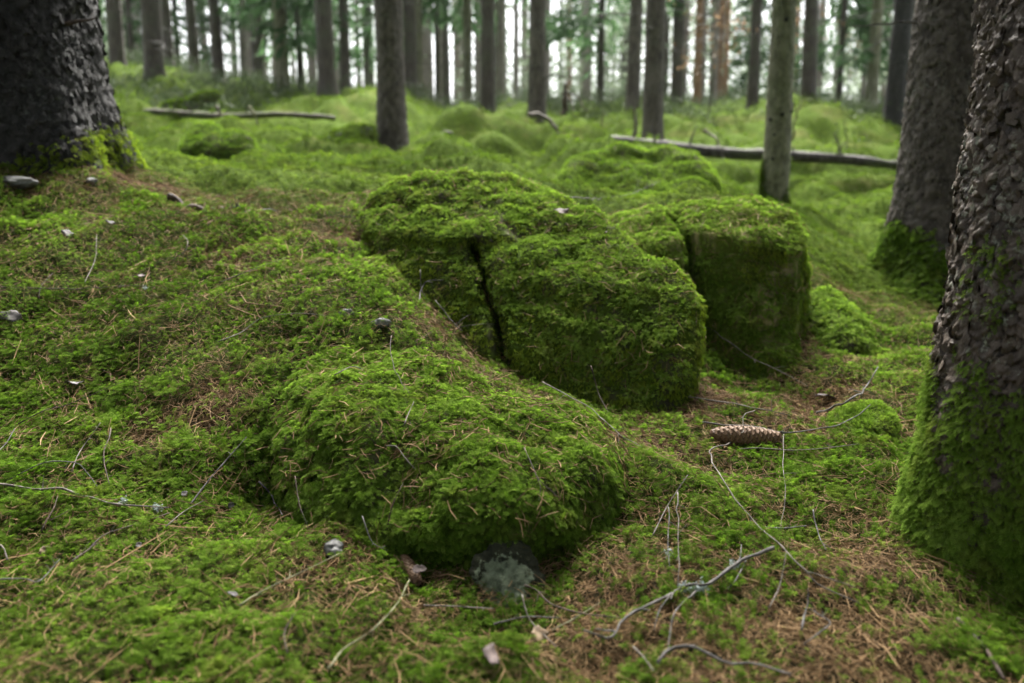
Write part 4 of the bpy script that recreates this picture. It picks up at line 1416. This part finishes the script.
def stick(name, pts, r0, label, cat, mat, group=None, sides=8, n=None, lichen=(), forks=(), r1=.45, seed=0, knob=.18, spur=0):
    """a twig through world points; forks = (points, radius)"""
    rr = np.random.default_rng(seed + 77)
    pts = np.asarray(pts, float)
    L = np.linalg.norm(np.diff(pts, axis=0), axis=1).sum()
    n = n or max(8, int(L / .012))
    n = min(n, 60)
    c = smooth_path(pts, n)
    K = max(4, int(L / .035))                       # straight lengths between small kinks
    ku = np.linspace(0, 1, K)
    kj = rr.normal(size=(K, 3)) * min(r0 * 1.3, L * .02)
    kj[0] = kj[-1] = 0
    un = np.linspace(0, 1, n)
    c = c + np.stack([np.interp(un, ku, kj[:, q]) for q in range(3)], -1)
    root = c[0].copy()
    u = np.linspace(0, 1, n)
    spurs = []
    for q in range(spur):
        i = int(n * rr.uniform(.2, .9))
        d = unit(unit(c[min(i + 1, n - 1)] - c[i - 1]) * rr.uniform(.3, .9) + unit(rr.normal(size=3) + [0, 0, .6]) * .8)
        spurs.append(([c[i], c[i] + d * L * rr.uniform(.05, .11)], r0 * .5))
    forks = list(forks) + spurs
    v, f = tube(c - root, r0 * (1 - (1 - r1) * u) * (1 + knob * rr.normal(size=n)), sides)
    o = link(name, mesh_np(name, v, f, smooth=True), mat)
    o.location = root
    tag(o, label, cat, group)
    for fp, fr in forks:
        q = smooth_path(np.asarray(fp), 14)
        q = q + fbm(q, 30, 2, seed + 3)[:, None] * fr * 1.5
        v, f = tube(q - root, fr * np.linspace(1, .4, 14), 6)
        link("side_twig", mesh_np("side_twig", v, f, smooth=True), mat, o)
    for lp, lr_ in lichen:
        ac = Acc()
        m = 60
        p = np.asarray(lp) + rr.normal(size=(m, 3)) * lr_ * [.5, .35, .35]
        nn = unit(rr.normal(size=(m, 3)) + [0, -.4, .6])
        place(ac, T_FAR, p - root, unit(rr.normal(size=(m, 3))), nn, lr_ * rr.uniform(.5, 1.0, m), rr.random(m))
        link("lichen_tuft", ac.mesh("lichen_tuft"), M["lichen"], o)
    return o


stick("broken_branch", [P(529, 114, 7.2), P(545, 119, 7.2), P(556, 130, 7.15), P(561, 144, 7.1)], .022, "pale bent stick arching out of the moss before the knotty brown trunk", "branch", M["twig_pale"], seed=1)
stick("dead_sapling", [G(635, 150, 8.0, -.02), P(635, 128, 8.0), P(636, 110, 8.0), P(634, 95, 8.0)], .020, "upright pale dead sapling beside the knotty double trunk", "dead sapling", M["twig_pale"], seed=2, r1=.5)
stick("dead_sapling", [G(562, 128, 10.2, -.02), P(564, 108, 10.2), P(566, 84, 10.2)], .045, "short upright dark dead sapling with drooping side branches", "dead sapling", M["twig_brown"], seed=3, forks=[([P(565, 88, 10.2), P(576, 98, 10.1), P(588, 112, 10.0)], .016), ([P(565, 96, 10.2), P(572, 104, 10.1), P(574, 118, 10.0)], .012)])
stick("broken_branch", [P(704, 130, 7.8), P(716, 140, 7.7), P(722, 150, 7.6), P(725, 160, 7.5)], .014, "thin pale branch leaning on the dark fallen log", "branch", M["twig_pale"], seed=4)
stick("dead_sapling", [G(789, 142, 8.6, -.02), P(795, 122, 8.6), P(800, 104, 8.6)], .012, "thin dark slanting stem just behind the knotted smooth trunk", "dead sapling", M["twig_brown"], seed=5, forks=[([P(797, 116, 8.6), P(791, 100, 8.6), P(789, 86, 8.6)], .008)])
stick("broken_branch", [P(216, 106, 7.9), P(221, 115, 7.9), P(224, 127, 7.85)], .017, "pale upright broken branch leaning on the thin fallen log, nearer the mossy log", "branch", M["twig_pale"], seed=6)
stick("broken_branch", [P(249, 107, 7.9), P(255, 116, 7.9), P(259, 127, 7.85)], .017, "greenish broken branch leaning on the thin fallen log's middle", "branch", M["twig_green"], seed=7)
stick("dead_sapling", [G(602, 142, 7.6, -.02), P(602, 128, 7.6), P(604, 112, 7.6)], .012, "thin dark dead sapling above the cushion-shaped rock", "dead sapling", M["twig_brown"], seed=8)
stick("dead_sapling", [G(846, 160, 8.2, -.02), P(846, 142, 8.2), P(845, 120, 8.2)], .009, "thin upright dead sapling behind the dark fallen log", "dead sapling", M["twig_grey"], seed=9)

# ------------------------------------------------------------------ twigs on the moss near the viewer
def tw(lab, px, r_mm, mat, lift=.018, ends=None, lichen=(), forks=(), seed=0, r1=.45, name="twig", cat="twig", group=None):
    """px = picture points traced onto the ground and boulders; ends = lifts (m) for each point"""
    pts = []
    for q, (x, y) in enumerate(px):
        p, nr = hit(x, y)
        l = (ends[q] if ends else lift) + .006
        pts.append(p + (nr * .6 + np.array([0, -.35, .45])) * l)
    fk = []
    for fp, fr in forks:
        fq = [hit(x, y) for x, y in fp]
        fk.append(([p + (nr * .6 + np.array([0, -.35, .45])) * lift for p, nr in fq], fr * .7 / 1000))
    lc_ = []
    for x, y, s in lichen:
        p, nr = hit(x, y)
        lc_.append((p + nr * (lift + .003), s * .6 / 1000))
    return stick(name, pts, r_mm * .64 / 1000, lab, cat, M[mat], group, lichen=lc_, forks=fk, seed=seed, r1=r1, sides=6, spur=2 + seed % 3)


TW = [
    ("long pale twig with lichen tufts entering at the view's edge over the low moss", [(-12, 492), (67, 502), (110, 511), (173, 518)], 3.6, "twig_pale", dict(lichen=[(120, 512, 11), (157, 516, 13)])),
    ("straight grey twig slanting up beside the hollow of the mossy mound", [(190, 514), (213, 488), (249, 454)], 2.8, "twig_grey", dict(ends=[.01, .03, .045])),
    ("curved brown twig beneath the long lichen-tufted pale one", [(78, 574), (92, 562), (117, 541), (172, 524)], 2.8, "twig_brown", {}),
    ("short pale straight twig under the end of the lichen-tufted one", [(166, 538), (186, 524), (205, 511)], 1.7, "twig_pale", {}),
    ("thin brownish twig slanting across the moss bank, high above the lichen-tufted one", [(24, 433), (50, 421), (75, 411), (127, 391)], 2.2, "twig_brown", {}),
    ("pale short twig poking up from the arched one in the moss bank", [(74, 478), (88, 460), (103, 438)], 2.0, "twig_pale", dict(ends=[.01, .02, .035])),
    ("thin arched twig curving over the moss just above the lichen-tufted one", [(12, 487), (50, 477), (80, 478), (93, 485), (99, 496)], 1.9, "twig_grey", dict(ends=[.01, .025, .03, .025, .01])),
    ("dark grey twig sloping down in the shade beside the mossy mound", [(259, 488), (274, 503), (287, 526)], 2.8, "twig_grey", {}),
    ("thin upright brown twig leaning on the mound's shaded side", [(302, 482), (308, 508), (313, 540)], 1.8, "twig_brown", {}),
    ("reddish brown upright spruce twig with short stubs in the moss bank", [(111, 437), (111, 460), (112, 496)], 2.4, "twig_brown", dict(forks=[([(111, 455), (107, 450)], 1.2), ([(111, 470), (116, 464)], 1.2), ([(112, 484), (116, 482)], 1.2)])),
    ("dark twig end at the view's edge above the arched twig", [(-8, 470), (8, 457), (22, 438)], 2.4, "twig_grey", {}),
    ("long thin dark twig lying level across the upper moss bank", [(-10, 295), (60, 296), (110, 295), (158, 296)], 2.2, "twig_brown", dict(lichen=[(148, 295, 9)])),
    ("short curved pale twig standing above the level dark one", [(86, 289), (97, 271), (99, 247)], 2.0, "twig_pale", dict(ends=[.01, .025, .035])),
    ("hooked pale twig on the moss between two bare patches", [(174, 267), (187, 264), (192, 255), (188, 243)], 2.2, "twig_pale", dict(ends=[.015, .03, .035, .02])),
    ("straight brown twig slanting on the sunlit moss below the bare patch", [(221, 292), (250, 280), (288, 266)], 2.2, "twig_brown", {}),
    ("thin pale bowed twig on top of the front mound's far end", [(222, 355), (246, 344), (268, 328), (300, 324), (327, 328)], 1.9, "twig_pale", dict(lift=.026)),
    ("small dark bent twig near the pale leaf at the upper bank", [(40, 306), (43, 294), (56, 282)], 2.0, "twig_brown", {}),
    ("dark bark-covered stick half sunk in the moss below the huge trunk", [(212, 213), (240, 214), (278, 216)], 5.5, "twig_grey", dict(lift=.01)),
    ("pale curved twig lying on the front of the mossy mound", [(388, 454), (399, 458), (410, 466), (423, 482)], 1.9, "twig_pale", dict(lift=.028)),
    ("short lilac-grey twig on the mound above the pale curved one", [(404, 443), (409, 432), (417, 419)], 2.0, "twig_pale", dict(lift=.03)),
    ("pale twig stub at the mound's shaded upper edge", [(340, 387), (352, 382), (370, 382)], 1.8, "twig_pale", dict(lift=.028)),
    ("thin brown twig running down the crest of the front mound", [(391, 345), (394, 372), (396, 394), (406, 407)], 1.5, "twig_brown", dict(lift=.026)),
    ("long thin tan twig following the mound's ridge below the largest boulder", [(540, 394), (568, 409), (592, 426), (616, 446), (642, 462)], 2.1, "twig_pale", dict(lift=.026)),
    ("upright broken twig standing before the largest boulder's foot", [(591, 376), (598, 396), (608, 421)], 2.6, "twig_brown", dict(ends=[.035, .03, .01])),
    ("forked brown twig hanging on the mound's steep face", [(523, 464), (533, 488), (551, 506)], 1.7, "twig_brown", dict(lift=.028, forks=[([(532, 485), (534, 498), (534, 510)], 1.2)])),
    ("straight pale twig leaning at the mound's litter-strewn end", [(652, 545), (666, 519), (681, 491)], 2.1, "twig_pale", dict(ends=[.01, .025, .035])),
    ("slender brown twig upright against the mossy mound by the hollow", [(383, 550), (394, 522), (404, 495)], 1.7, "twig_brown", dict(ends=[.01, .025, .03])),
    ("thin twig leaning beside the slender brown one by the hollow", [(370, 524), (376, 542), (384, 562)], 1.7, "twig_grey", {}),
    ("long greenish twig running diagonally to the picture's lower rim", [(326, 684), (350, 662), (382, 631), (410, 591)], 2.3, "twig_green", dict(lift=.02)),
    ("short level pale twig below the lichen rock", [(424, 619), (458, 618), (494, 618)], 2.0, "twig_pale", {}),
    ("grey twig stub, standing slanted right below the lichen rock", [(521, 611), (528, 626), (536, 637), (556, 658)], 2.3, "twig_pale", dict(ends=[.035, .025, .02, .012])),
    ("dark bent twig lying level between the lichen rock and the pink leaf", [(491, 636), (508, 630), (530, 628), (562, 631)], 2.4, "twig_grey", {}),
    ("greenish thin twig crossing toward the lichen-crusted branch", [(556, 643), (578, 628), (601, 615)], 1.7, "twig_green", {}),
    ("long brown twig running from the lichen rock to the crusted branch", [(521, 589), (538, 603), (553, 616), (580, 626), (622, 632)], 2.6, "twig_brown", {}),
    ("upright grey twig with one pale lichen tuft", [(667, 525), (668, 548), (668, 578)], 2.2, "twig_grey", dict(lichen=[(668, 566, 11)], ends=[.035, .03, .01])),
    ("tall thin pale twig standing beside the lichen-tufted upright one", [(674, 508), (677, 545), (675, 594)], 1.9, "twig_pale", dict(ends=[.03, .03, .012])),
    ("long pale curved twig sweeping down through the needle litter", [(728, 449), (710, 459), (706, 470), (712, 491), (740, 525), (782, 570), (815, 596), (854, 614)], 2.6, "twig_pale", dict(ends=[.015, .025, .03, .03, .025, .025, .02, .015], r1=.55)),
    ("forked branch crusted in pale lichen, lying in the needle litter", [(769, 562), (747, 570), (728, 583), (701, 600), (674, 604), (645, 624), (615, 647), (582, 645)], 5.0, "twig_grey", dict(lift=.022, lichen=[(690, 600, 17), (681, 599, 15), (735, 580, 12), (700, 601, 13)], forks=[([(692, 603), (676, 624), (670, 645), (669, 664)], 2.4), ([(735, 578), (740, 566), (738, 558)], 2.5), ([(672, 606), (660, 622), (652, 640)], 2.0), ([(745, 572), (733, 592), (728, 600)], 1.8)])),
    ("short thick grey stick amid the pale moss tufts", [(758, 537), (780, 538), (804, 535)], 3.4, "twig_grey", {}),
    ("grey twig slanting near the short thick grey stick", [(810, 519), (816, 540), (823, 562)], 2.3, "twig_grey", {}),
    ("thin twig leaning beside the long curved pale one, lower half", [(768, 616), (775, 597), (781, 574)], 1.7, "twig_pale", dict(ends=[.01, .02, .035])),
    ("curved dark twig loop near the picture's lower rim", [(797, 658), (813, 648), (824, 637), (814, 626), (800, 619)], 2.0, "twig_grey", dict(lift=.02)),
    ("pale-tipped short upright stub beside the curved loop", [(798, 638), (797, 624), (795, 609)], 2.6, "twig_grey", dict(ends=[.008, .025, .04])),
    ("thick purplish grey stick arching along the picture's lower rim", [(660, 681), (672, 667), (693, 663), (725, 675), (752, 677), (785, 690)], 4.2, "twig_grey", dict(lift=.022)),
    ("short pale twig slanting beside the arching stick at the lower rim", [(634, 658), (645, 671), (657, 686)], 2.4, "twig_pale", {}),
    ("tan branch lying level between the largest boulder and the cone", [(684, 404), (712, 411), (750, 417), (787, 425)], 3.0, "twig_pale", dict(lift=.02)),
    ("long bent branch passing just behind the cone", [(700, 432), (750, 436), (780, 441), (812, 440), (838, 434), (866, 414)], 3.4, "twig_grey", dict(lift=.02)),
    ("short crooked pale twig crossing over the cone", [(747, 430), (738, 437), (737, 447), (731, 455)], 2.2, "twig_pale", dict(lift=.05)),
    ("thin level twig just beneath the cone", [(737, 459), (770, 458), (800, 458), (857, 453)], 1.9, "twig_pale", {}),
    ("upright pale thin twig among the light moss tufts, crossing the level one", [(781, 443), (783, 480), (782, 505), (776, 542)], 1.6, "twig_pale", {}),
    ("thick grey curved branch rising from the hollow by the moss cushion", [(816, 418), (845, 410), (862, 401), (872, 385)], 4.4, "twig_grey", dict(ends=[.012, .02, .03, .05])),
    ("long straight tan twig sloping down from the gap between the boulders", [(701, 326), (726, 342), (752, 361), (808, 394)], 2.8, "twig_pale", {}),
    ("dead upright twig tangled at the dark crack of the largest boulder", [(437, 308), (450, 322), (466, 338)], 2.4, "twig_pale", dict(lift=.02, forks=[([(455, 330), (470, 322), (492, 312)], 1.6), ([(458, 332), (480, 330), (503, 327)], 1.5)])),
    ("short dead twig standing near the foot of the moss-capped hump", [(424, 281), (427, 296), (430, 311)], 2.2, "twig_pale", dict(ends=[.04, .025, .01])),
    ("curled grey twig beside the dead twigs at the hump's foot", [(419, 308), (422, 296), (429, 288), (446, 286)], 2.6, "twig_grey", dict(ends=[.012, .02, .02, .02])),
    ("dark twig lying across the gap atop the two boulders", [(564, 204), (596, 204), (629, 200), (658, 187)], 3.0, "twig_grey", {}),
    ("short brown twig on the mossy lobe between the boulders", [(604, 241), (620, 231), (639, 221)], 2.2, "twig_brown", {}),
    ("thin dark twig at the far left foot of the moss-capped hump", [(340, 223), (360, 226), (384, 233)], 2.2, "twig_brown", {}),
    ("straight pale-and-dark twig running diagonally below the small rock", [(241, 618), (262, 606), (281, 598), (343, 565)], 2.3, "twig_green", {}),
    ("thin bent twig low at the view's edge in the deep moss", [(-8, 592), (28, 591), (48, 592), (66, 570)], 1.9, "twig_grey", {}),
    ("thick pale twig end cut by the view's edge", [(-8, 548), (4, 556), (14, 571)], 4.0, "twig_pale", {}),
    ("curved brown twig low in the moss near the picture's lower rim", [(285, 668), (289, 645), (298, 627)], 1.8, "twig_brown", {}),
    ("dark twig with side shoots beneath the lichen-tufted one's start", [(49, 540), (56, 524), (63, 508)], 2.2, "twig_brown", dict(forks=[([(55, 527), (66, 522), (74, 517)], 1.2)])),
    ("dark damp stick at the foot of the flaky trunk by the lower rim", [(952, 628), (972, 650), (1000, 690)], 7.0, "twig_brown", dict(lift=.012)),
]
for q, (lab, px, rm, mat, kw) in enumerate(TW):
    tw(lab, px, rm, mat, seed=q * 7, **kw)

# ------------------------------------------------------------------ cones
def cone_mesh(L, Rm, seed):
    r = np.random.default_rng(seed)
    a = Acc()
    u = np.linspace(0, 1, 14)
    prof = Rm * .72 * np.sin(PI * np.clip(.10 + .86 * u, 0, 1)) ** .6
    v, f = tube(np.stack([L * u, 0 * u, 0 * u], -1), prof, 10)
    a.add(v, f, .2, 0)
    n = 170
    for k in range(n):
        t = (k + .5) / n
        an = k * 2.39996
        rad = Rm * .80 * math.sin(PI * (.10 + .84 * t)) ** .6
        d = np.array([0, math.cos(an), math.sin(an)])
        s = np.array([0, -math.sin(an), math.cos(an)])
        b = np.array([L * t, 0, 0]) + d * rad * .75
        tip = b + np.array([L * .075, 0, 0]) + d * Rm * .15 * r.uniform(.8, 1.2)
        w = Rm * .34 * (0.6 + .4 * math.sin(PI * t))
        mid = (b + tip) / 2 + d * Rm * .08
        th_ = d * Rm * .05
        vv = np.array([b - s * w * .7, b + s * w * .7, mid + s * w, tip + s * w * .35, tip - s * w * .35, mid - s * w])
        vv2 = vv - th_ * 1.2
        tn = r.uniform(0, 1)
        ff = np.array([[0, 1, 2, 5], [5, 2, 3, 4], [7, 6, 11, 8], [8, 11, 10, 9], [2, 8, 9, 3], [3, 9, 10, 4], [4, 10, 11, 5], [1, 7, 8, 2], [5, 11, 6, 0]])
        a.add(np.concatenate([vv, vv2]), ff, tn, np.tile([0, 0, .6, 1, 1, .6], 2))
    return a.mesh("spruce_cone")


def cone(a, b, Rm, label, seed, lift=.02):
    pa, na_ = hit(*a)
    pb, nb_ = hit(*b)
    pa, pb = pa + na_ * lift, pb + nb_ * lift
    d = Vector(pb - pa)
    o = link("spruce_cone", cone_mesh(d.length, Rm, seed), M["cone"])
    o.location = Vector(pa)
    o.rotation_mode = "QUATERNION"
    o.rotation_quaternion = d.to_track_quat("X", "Z")
    tag(o, label, "cone")


cone((708, 443), (776, 446), .029, "large tan spruce cone lying in the needle litter beside the boulders", 1, .022)
cone((398, 566), (417, 590), .015, "ragged spruce cone at the mouth of the hollow under the mound", 3, .018)

# ------------------------------------------------------------------ leaves, flakes, stones
def leaf(px, py, L, Wd, label, mat, name="dead_leaf", cat="leaf", rz=0.0, tilt=.35, curl=.35, seed=0, lift=.02):
    p, nr = hit(px, py)
    r = np.random.default_rng(seed)
    nx, ny = 13, 7
    U, Vv = np.meshgrid(np.linspace(0, 1, nx), np.linspace(-1, 1, ny))
    w = np.sin(PI * np.clip(U, 0.02, .985)) ** .65 * Wd * .5 * (1 + .22 * np.sin(U * 9 + seed) + .15 * np.sin(U * 23 + 2 * seed))
    x = (U - .5) * L
    y = Vv * w
    z = curl * Wd * (Vv * math.sin(seed * 1.7) + .5 * Vv ** 2 * math.cos(seed)) * .5 + .10 * L * np.sin(U * 3 + seed) + .02 * L * np.sin(U * 9 + Vv * 3)
    top = np.stack([x, y, z], -1).reshape(-1, 3)
    bot = top - [0, 0, .0007]
    i = (np.arange(ny - 1)[:, None] * nx + np.arange(nx - 1)[None]).ravel()
    f = np.stack([i, i + 1, i + nx + 1, i + nx], -1)
    n0 = nx * ny
    e = list(range(nx)) + [k * nx + nx - 1 for k in range(1, ny)] + [(ny - 1) * nx + k for k in range(nx - 2, -1, -1)] + [k * nx for k in range(ny - 2, 0, -1)]
    ef = [[e[k], e[k] + n0, e[(k + 1) % len(e)] + n0, e[(k + 1) % len(e)]] for k in range(len(e))]
    o = link(name, mesh_np(name, np.concatenate([top, bot]), np.concatenate([f, f[:, ::-1] + n0, np.array(ef)]), smooth=True), M[mat])
    o.location = Vector(p + nr * lift + np.array([0, 0, .004]))
    o.rotation_euler = (tilt, r.uniform(-.3, .3), rz)
    tag(o, label, cat)


leaf(496, 672, .034, .021, "faded pink dead leaf standing out of the moss near the lower rim", "leaf_pink", rz=1.75, tilt=.9, lift=.026, seed=3)
leaf(541, 651, .026, .022, "tan dead leaf lying near the pink leaf and the grey stub", "leaf_tan", rz=.4, tilt=.5, seed=4)
leaf(52, 561, .022, .011, "yellowish small leaf beneath the curved brown twig", "leaf_tan", rz=1.4, tilt=.9, seed=5)
leaf(416, 587, .022, .015, "pale pink leaf tip poking from the ragged cone", "leaf_pink", rz=.2, tilt=.8, seed=6, lift=.03)
leaf(827, 402, .07, .03, "broad faded brown leaf in the hollow beyond the long bent branch", "leaf_pink", rz=.2, tilt=.2, seed=7, lift=.012)
leaf(9, 322, .05, .03, "pale grey bark flake at the edge of the upper moss bank", "flake", "bark_flake", "bark flake", .1, .5, seed=8)
leaf(67, 240, .034, .026, "pinkish pale bark flake on the moss under the huge trunk", "flake", "bark_flake", "bark flake", .6, .6, seed=9)
leaf(78, 389, .036, .02, "pale crumpled bark flake beside the thin slanting brown twig", "flake", "bark_flake", "bark flake", .9, .7, seed=10, curl=.8)
leaf(184, 504, .012, .010, "tiny white flake above the end of the lichen-tufted twig", "flake", "bark_flake", "bark flake", .9, .7, seed=11)
leaf(227, 516, .011, .010, "tiny bluish white flake between the grey slanting twig and the hollow", "flake", "bark_flake", "bark flake", .4, .8, seed=12)
leaf(141, 558, .010, .010, "tiny pale flake right under the curved brown twig's upper half", "flake", "bark_flake", "bark flake", .4, .8, seed=13)
leaf(230, 607, .016, .008, "small white flake near the start of the pale-and-dark diagonal twig", "flake", "bark_flake", "bark flake", .1, .6, seed=14)
leaf(111, 228, .03, .014, "small grey bark chip beside the pinkish flake", "flake", "bark_flake", "bark flake", .1, .4, seed=15)
leaf(560, 216, .05, .028, "pale leaf lying in the gap behind the largest boulder's cap", "leaf_pink", rz=.3, tilt=.3, seed=16)
leaf(144, 283, .02, .015, "faded pink fleck just above the level dark twig", "leaf_pink", rz=.3, tilt=.6, seed=17)


def stone(px, py, s, label, seed, flat=.6, mat="stone"):
    p, nr = hit(px, py)
    bm = bmesh.new()
    bmesh.ops.create_icosphere(bm, subdivisions=4, radius=1)
    me = bpy.data.meshes.new("stone")
    bm.to_mesh(me)
    bm.free()
    n = len(me.vertices)
    V = np.empty(n * 3)
    me.vertices.foreach_get("co", V)
    V = V.reshape(-1, 3)
    V = V * (1 + .28 * fbm(V, 1.3, 3, seed))[:, None] * s * np.array([1, .8, flat])
    me.vertices.foreach_set("co", V.astype(np.float32).ravel())
    me.polygons.foreach_set("use_smooth", np.ones(len(me.polygons), bool))
    me.update()
    o = link("stone", me, M[mat])
    o.location = Vector(p + nr * s * .35)
    tag(o, label, "stone")


stone(381, 325, .020, "pale grey stone with white crust on the mound behind its crest", 1)
stone(346, 314, .016, "small pale stone farther along the mound from the crusted one", 2)
stone(334, 552, .016, "pale angular rock at the shaded foot of the mossy mound", 3, .8)
stone(318, 262, .016, "small grey stone in the moss near the foot of the moss-capped hump", 4, .5)
stone(16, 188, .06, "flat pale lichen-grey stone at the foot of the huge trunk", 5, .3)
stone(90, 182, .018, "small white stone beneath the huge trunk's flare", 6, .6)
stone(884, 457, .012, "small dark round pebble beside the flaky trunk's moss sleeve", 7, .9, "rock")

carpet = acc = a = lit_acc = None
# ------------------------------------------------------------------ sky, light, camera
w = bpy.data.worlds.new("World")
scene.world = w
w.use_nodes = True
nt = w.node_tree
nt.nodes.clear()
sky = nt.nodes.new("ShaderNodeTexSky")
sky.sky_type = "NISHITA"
sky.sun_disc = False
SUN_EL, SUN_AZ = math.radians(56), math.radians(4)   # azimuth from +Y, clockwise
sky.sun_elevation = SUN_EL
sky.sun_rotation = SUN_AZ
sky.dust_density = 4
sky.air_density = 1.0
hs = nt.nodes.new("ShaderNodeHueSaturation")
hs.inputs["Saturation"].default_value = 0.28
bg = nt.nodes.new("ShaderNodeBackground")
bg.inputs["Strength"].default_value = 0.05
ow = nt.nodes.new("ShaderNodeOutputWorld")
nt.links.new(sky.outputs[0], hs.inputs["Color"])
nt.links.new(hs.outputs[0], bg.inputs["Color"])
nt.links.new(bg.outputs[0], ow.inputs["Surface"])

sl = bpy.data.lights.new("sun", "SUN")
sl.energy = 5.0
sl.angle = math.radians(26)
sl.color = (1.0, .97, .92)
so = bpy.data.objects.new("sun", sl)
COL.objects.link(so)
sd_ = Vector((math.sin(SUN_AZ) * math.cos(SUN_EL), math.cos(SUN_AZ) * math.cos(SUN_EL), math.sin(SUN_EL)))
so.rotation_mode = "QUATERNION"
so.rotation_quaternion = sd_.to_track_quat("Z", "Y")

cd = bpy.data.cameras.new("camera")
cd.lens = 28
cd.sensor_width = 36
cd.clip_start = .02
cd.clip_end = 400
cd.dof.use_dof = True
cd.dof.focus_distance = 1.6
cd.dof.aperture_fstop = 2.5
cam = bpy.data.objects.new("camera", cd)
COL.objects.link(cam)
cam.location = Vector(CAM)
cam.rotation_euler = (PI / 2 - PITCH, 0, 0)
scene.camera = cam

scene.view_settings.view_transform = "Standard"
scene.view_settings.look = "None"
scene.view_settings.exposure = 3.4
scene.view_settings.gamma = 1
cy = scene.cycles
DENOISE = True
cy.max_bounces = 6
cy.diffuse_bounces = 3
cy.glossy_bounces = 2
cy.transmission_bounces = 3
cy.caustics_reflective = False
cy.caustics_refractive = False
cy.use_denoising = DENOISE
cy.sample_clamp_indirect = 0.5
cy.denoiser = "OPENIMAGEDENOISE"


# ------------------------------------------------------------------ the air between the trees
bm = bmesh.new()
bmesh.ops.create_cube(bm, size=1)
hz = bpy.data.meshes.new("haze")
bm.to_mesh(hz)
bm.free()
ho = link("haze", hz)
zmin = float(GV[:, 2].min()) - 1
ho.scale = (110, 120, 26 - zmin)
ho.location = (0, 48, (26 + zmin) / 2)
tag(ho, "thin pale haze in the air of the forest", "haze", kind="stuff")
k = NT("forest_haze")
pv = k.n("ShaderNodeVolumePrincipled")
pv.inputs["Color"].default_value = (.90, .93, .97, 1)
pv.inputs["Density"].default_value = 0.0004
k.t.links.new(pv.outputs[0], k.out.inputs["Volume"])
hz.materials.append(k.m)
cy.volume_bounces = 0
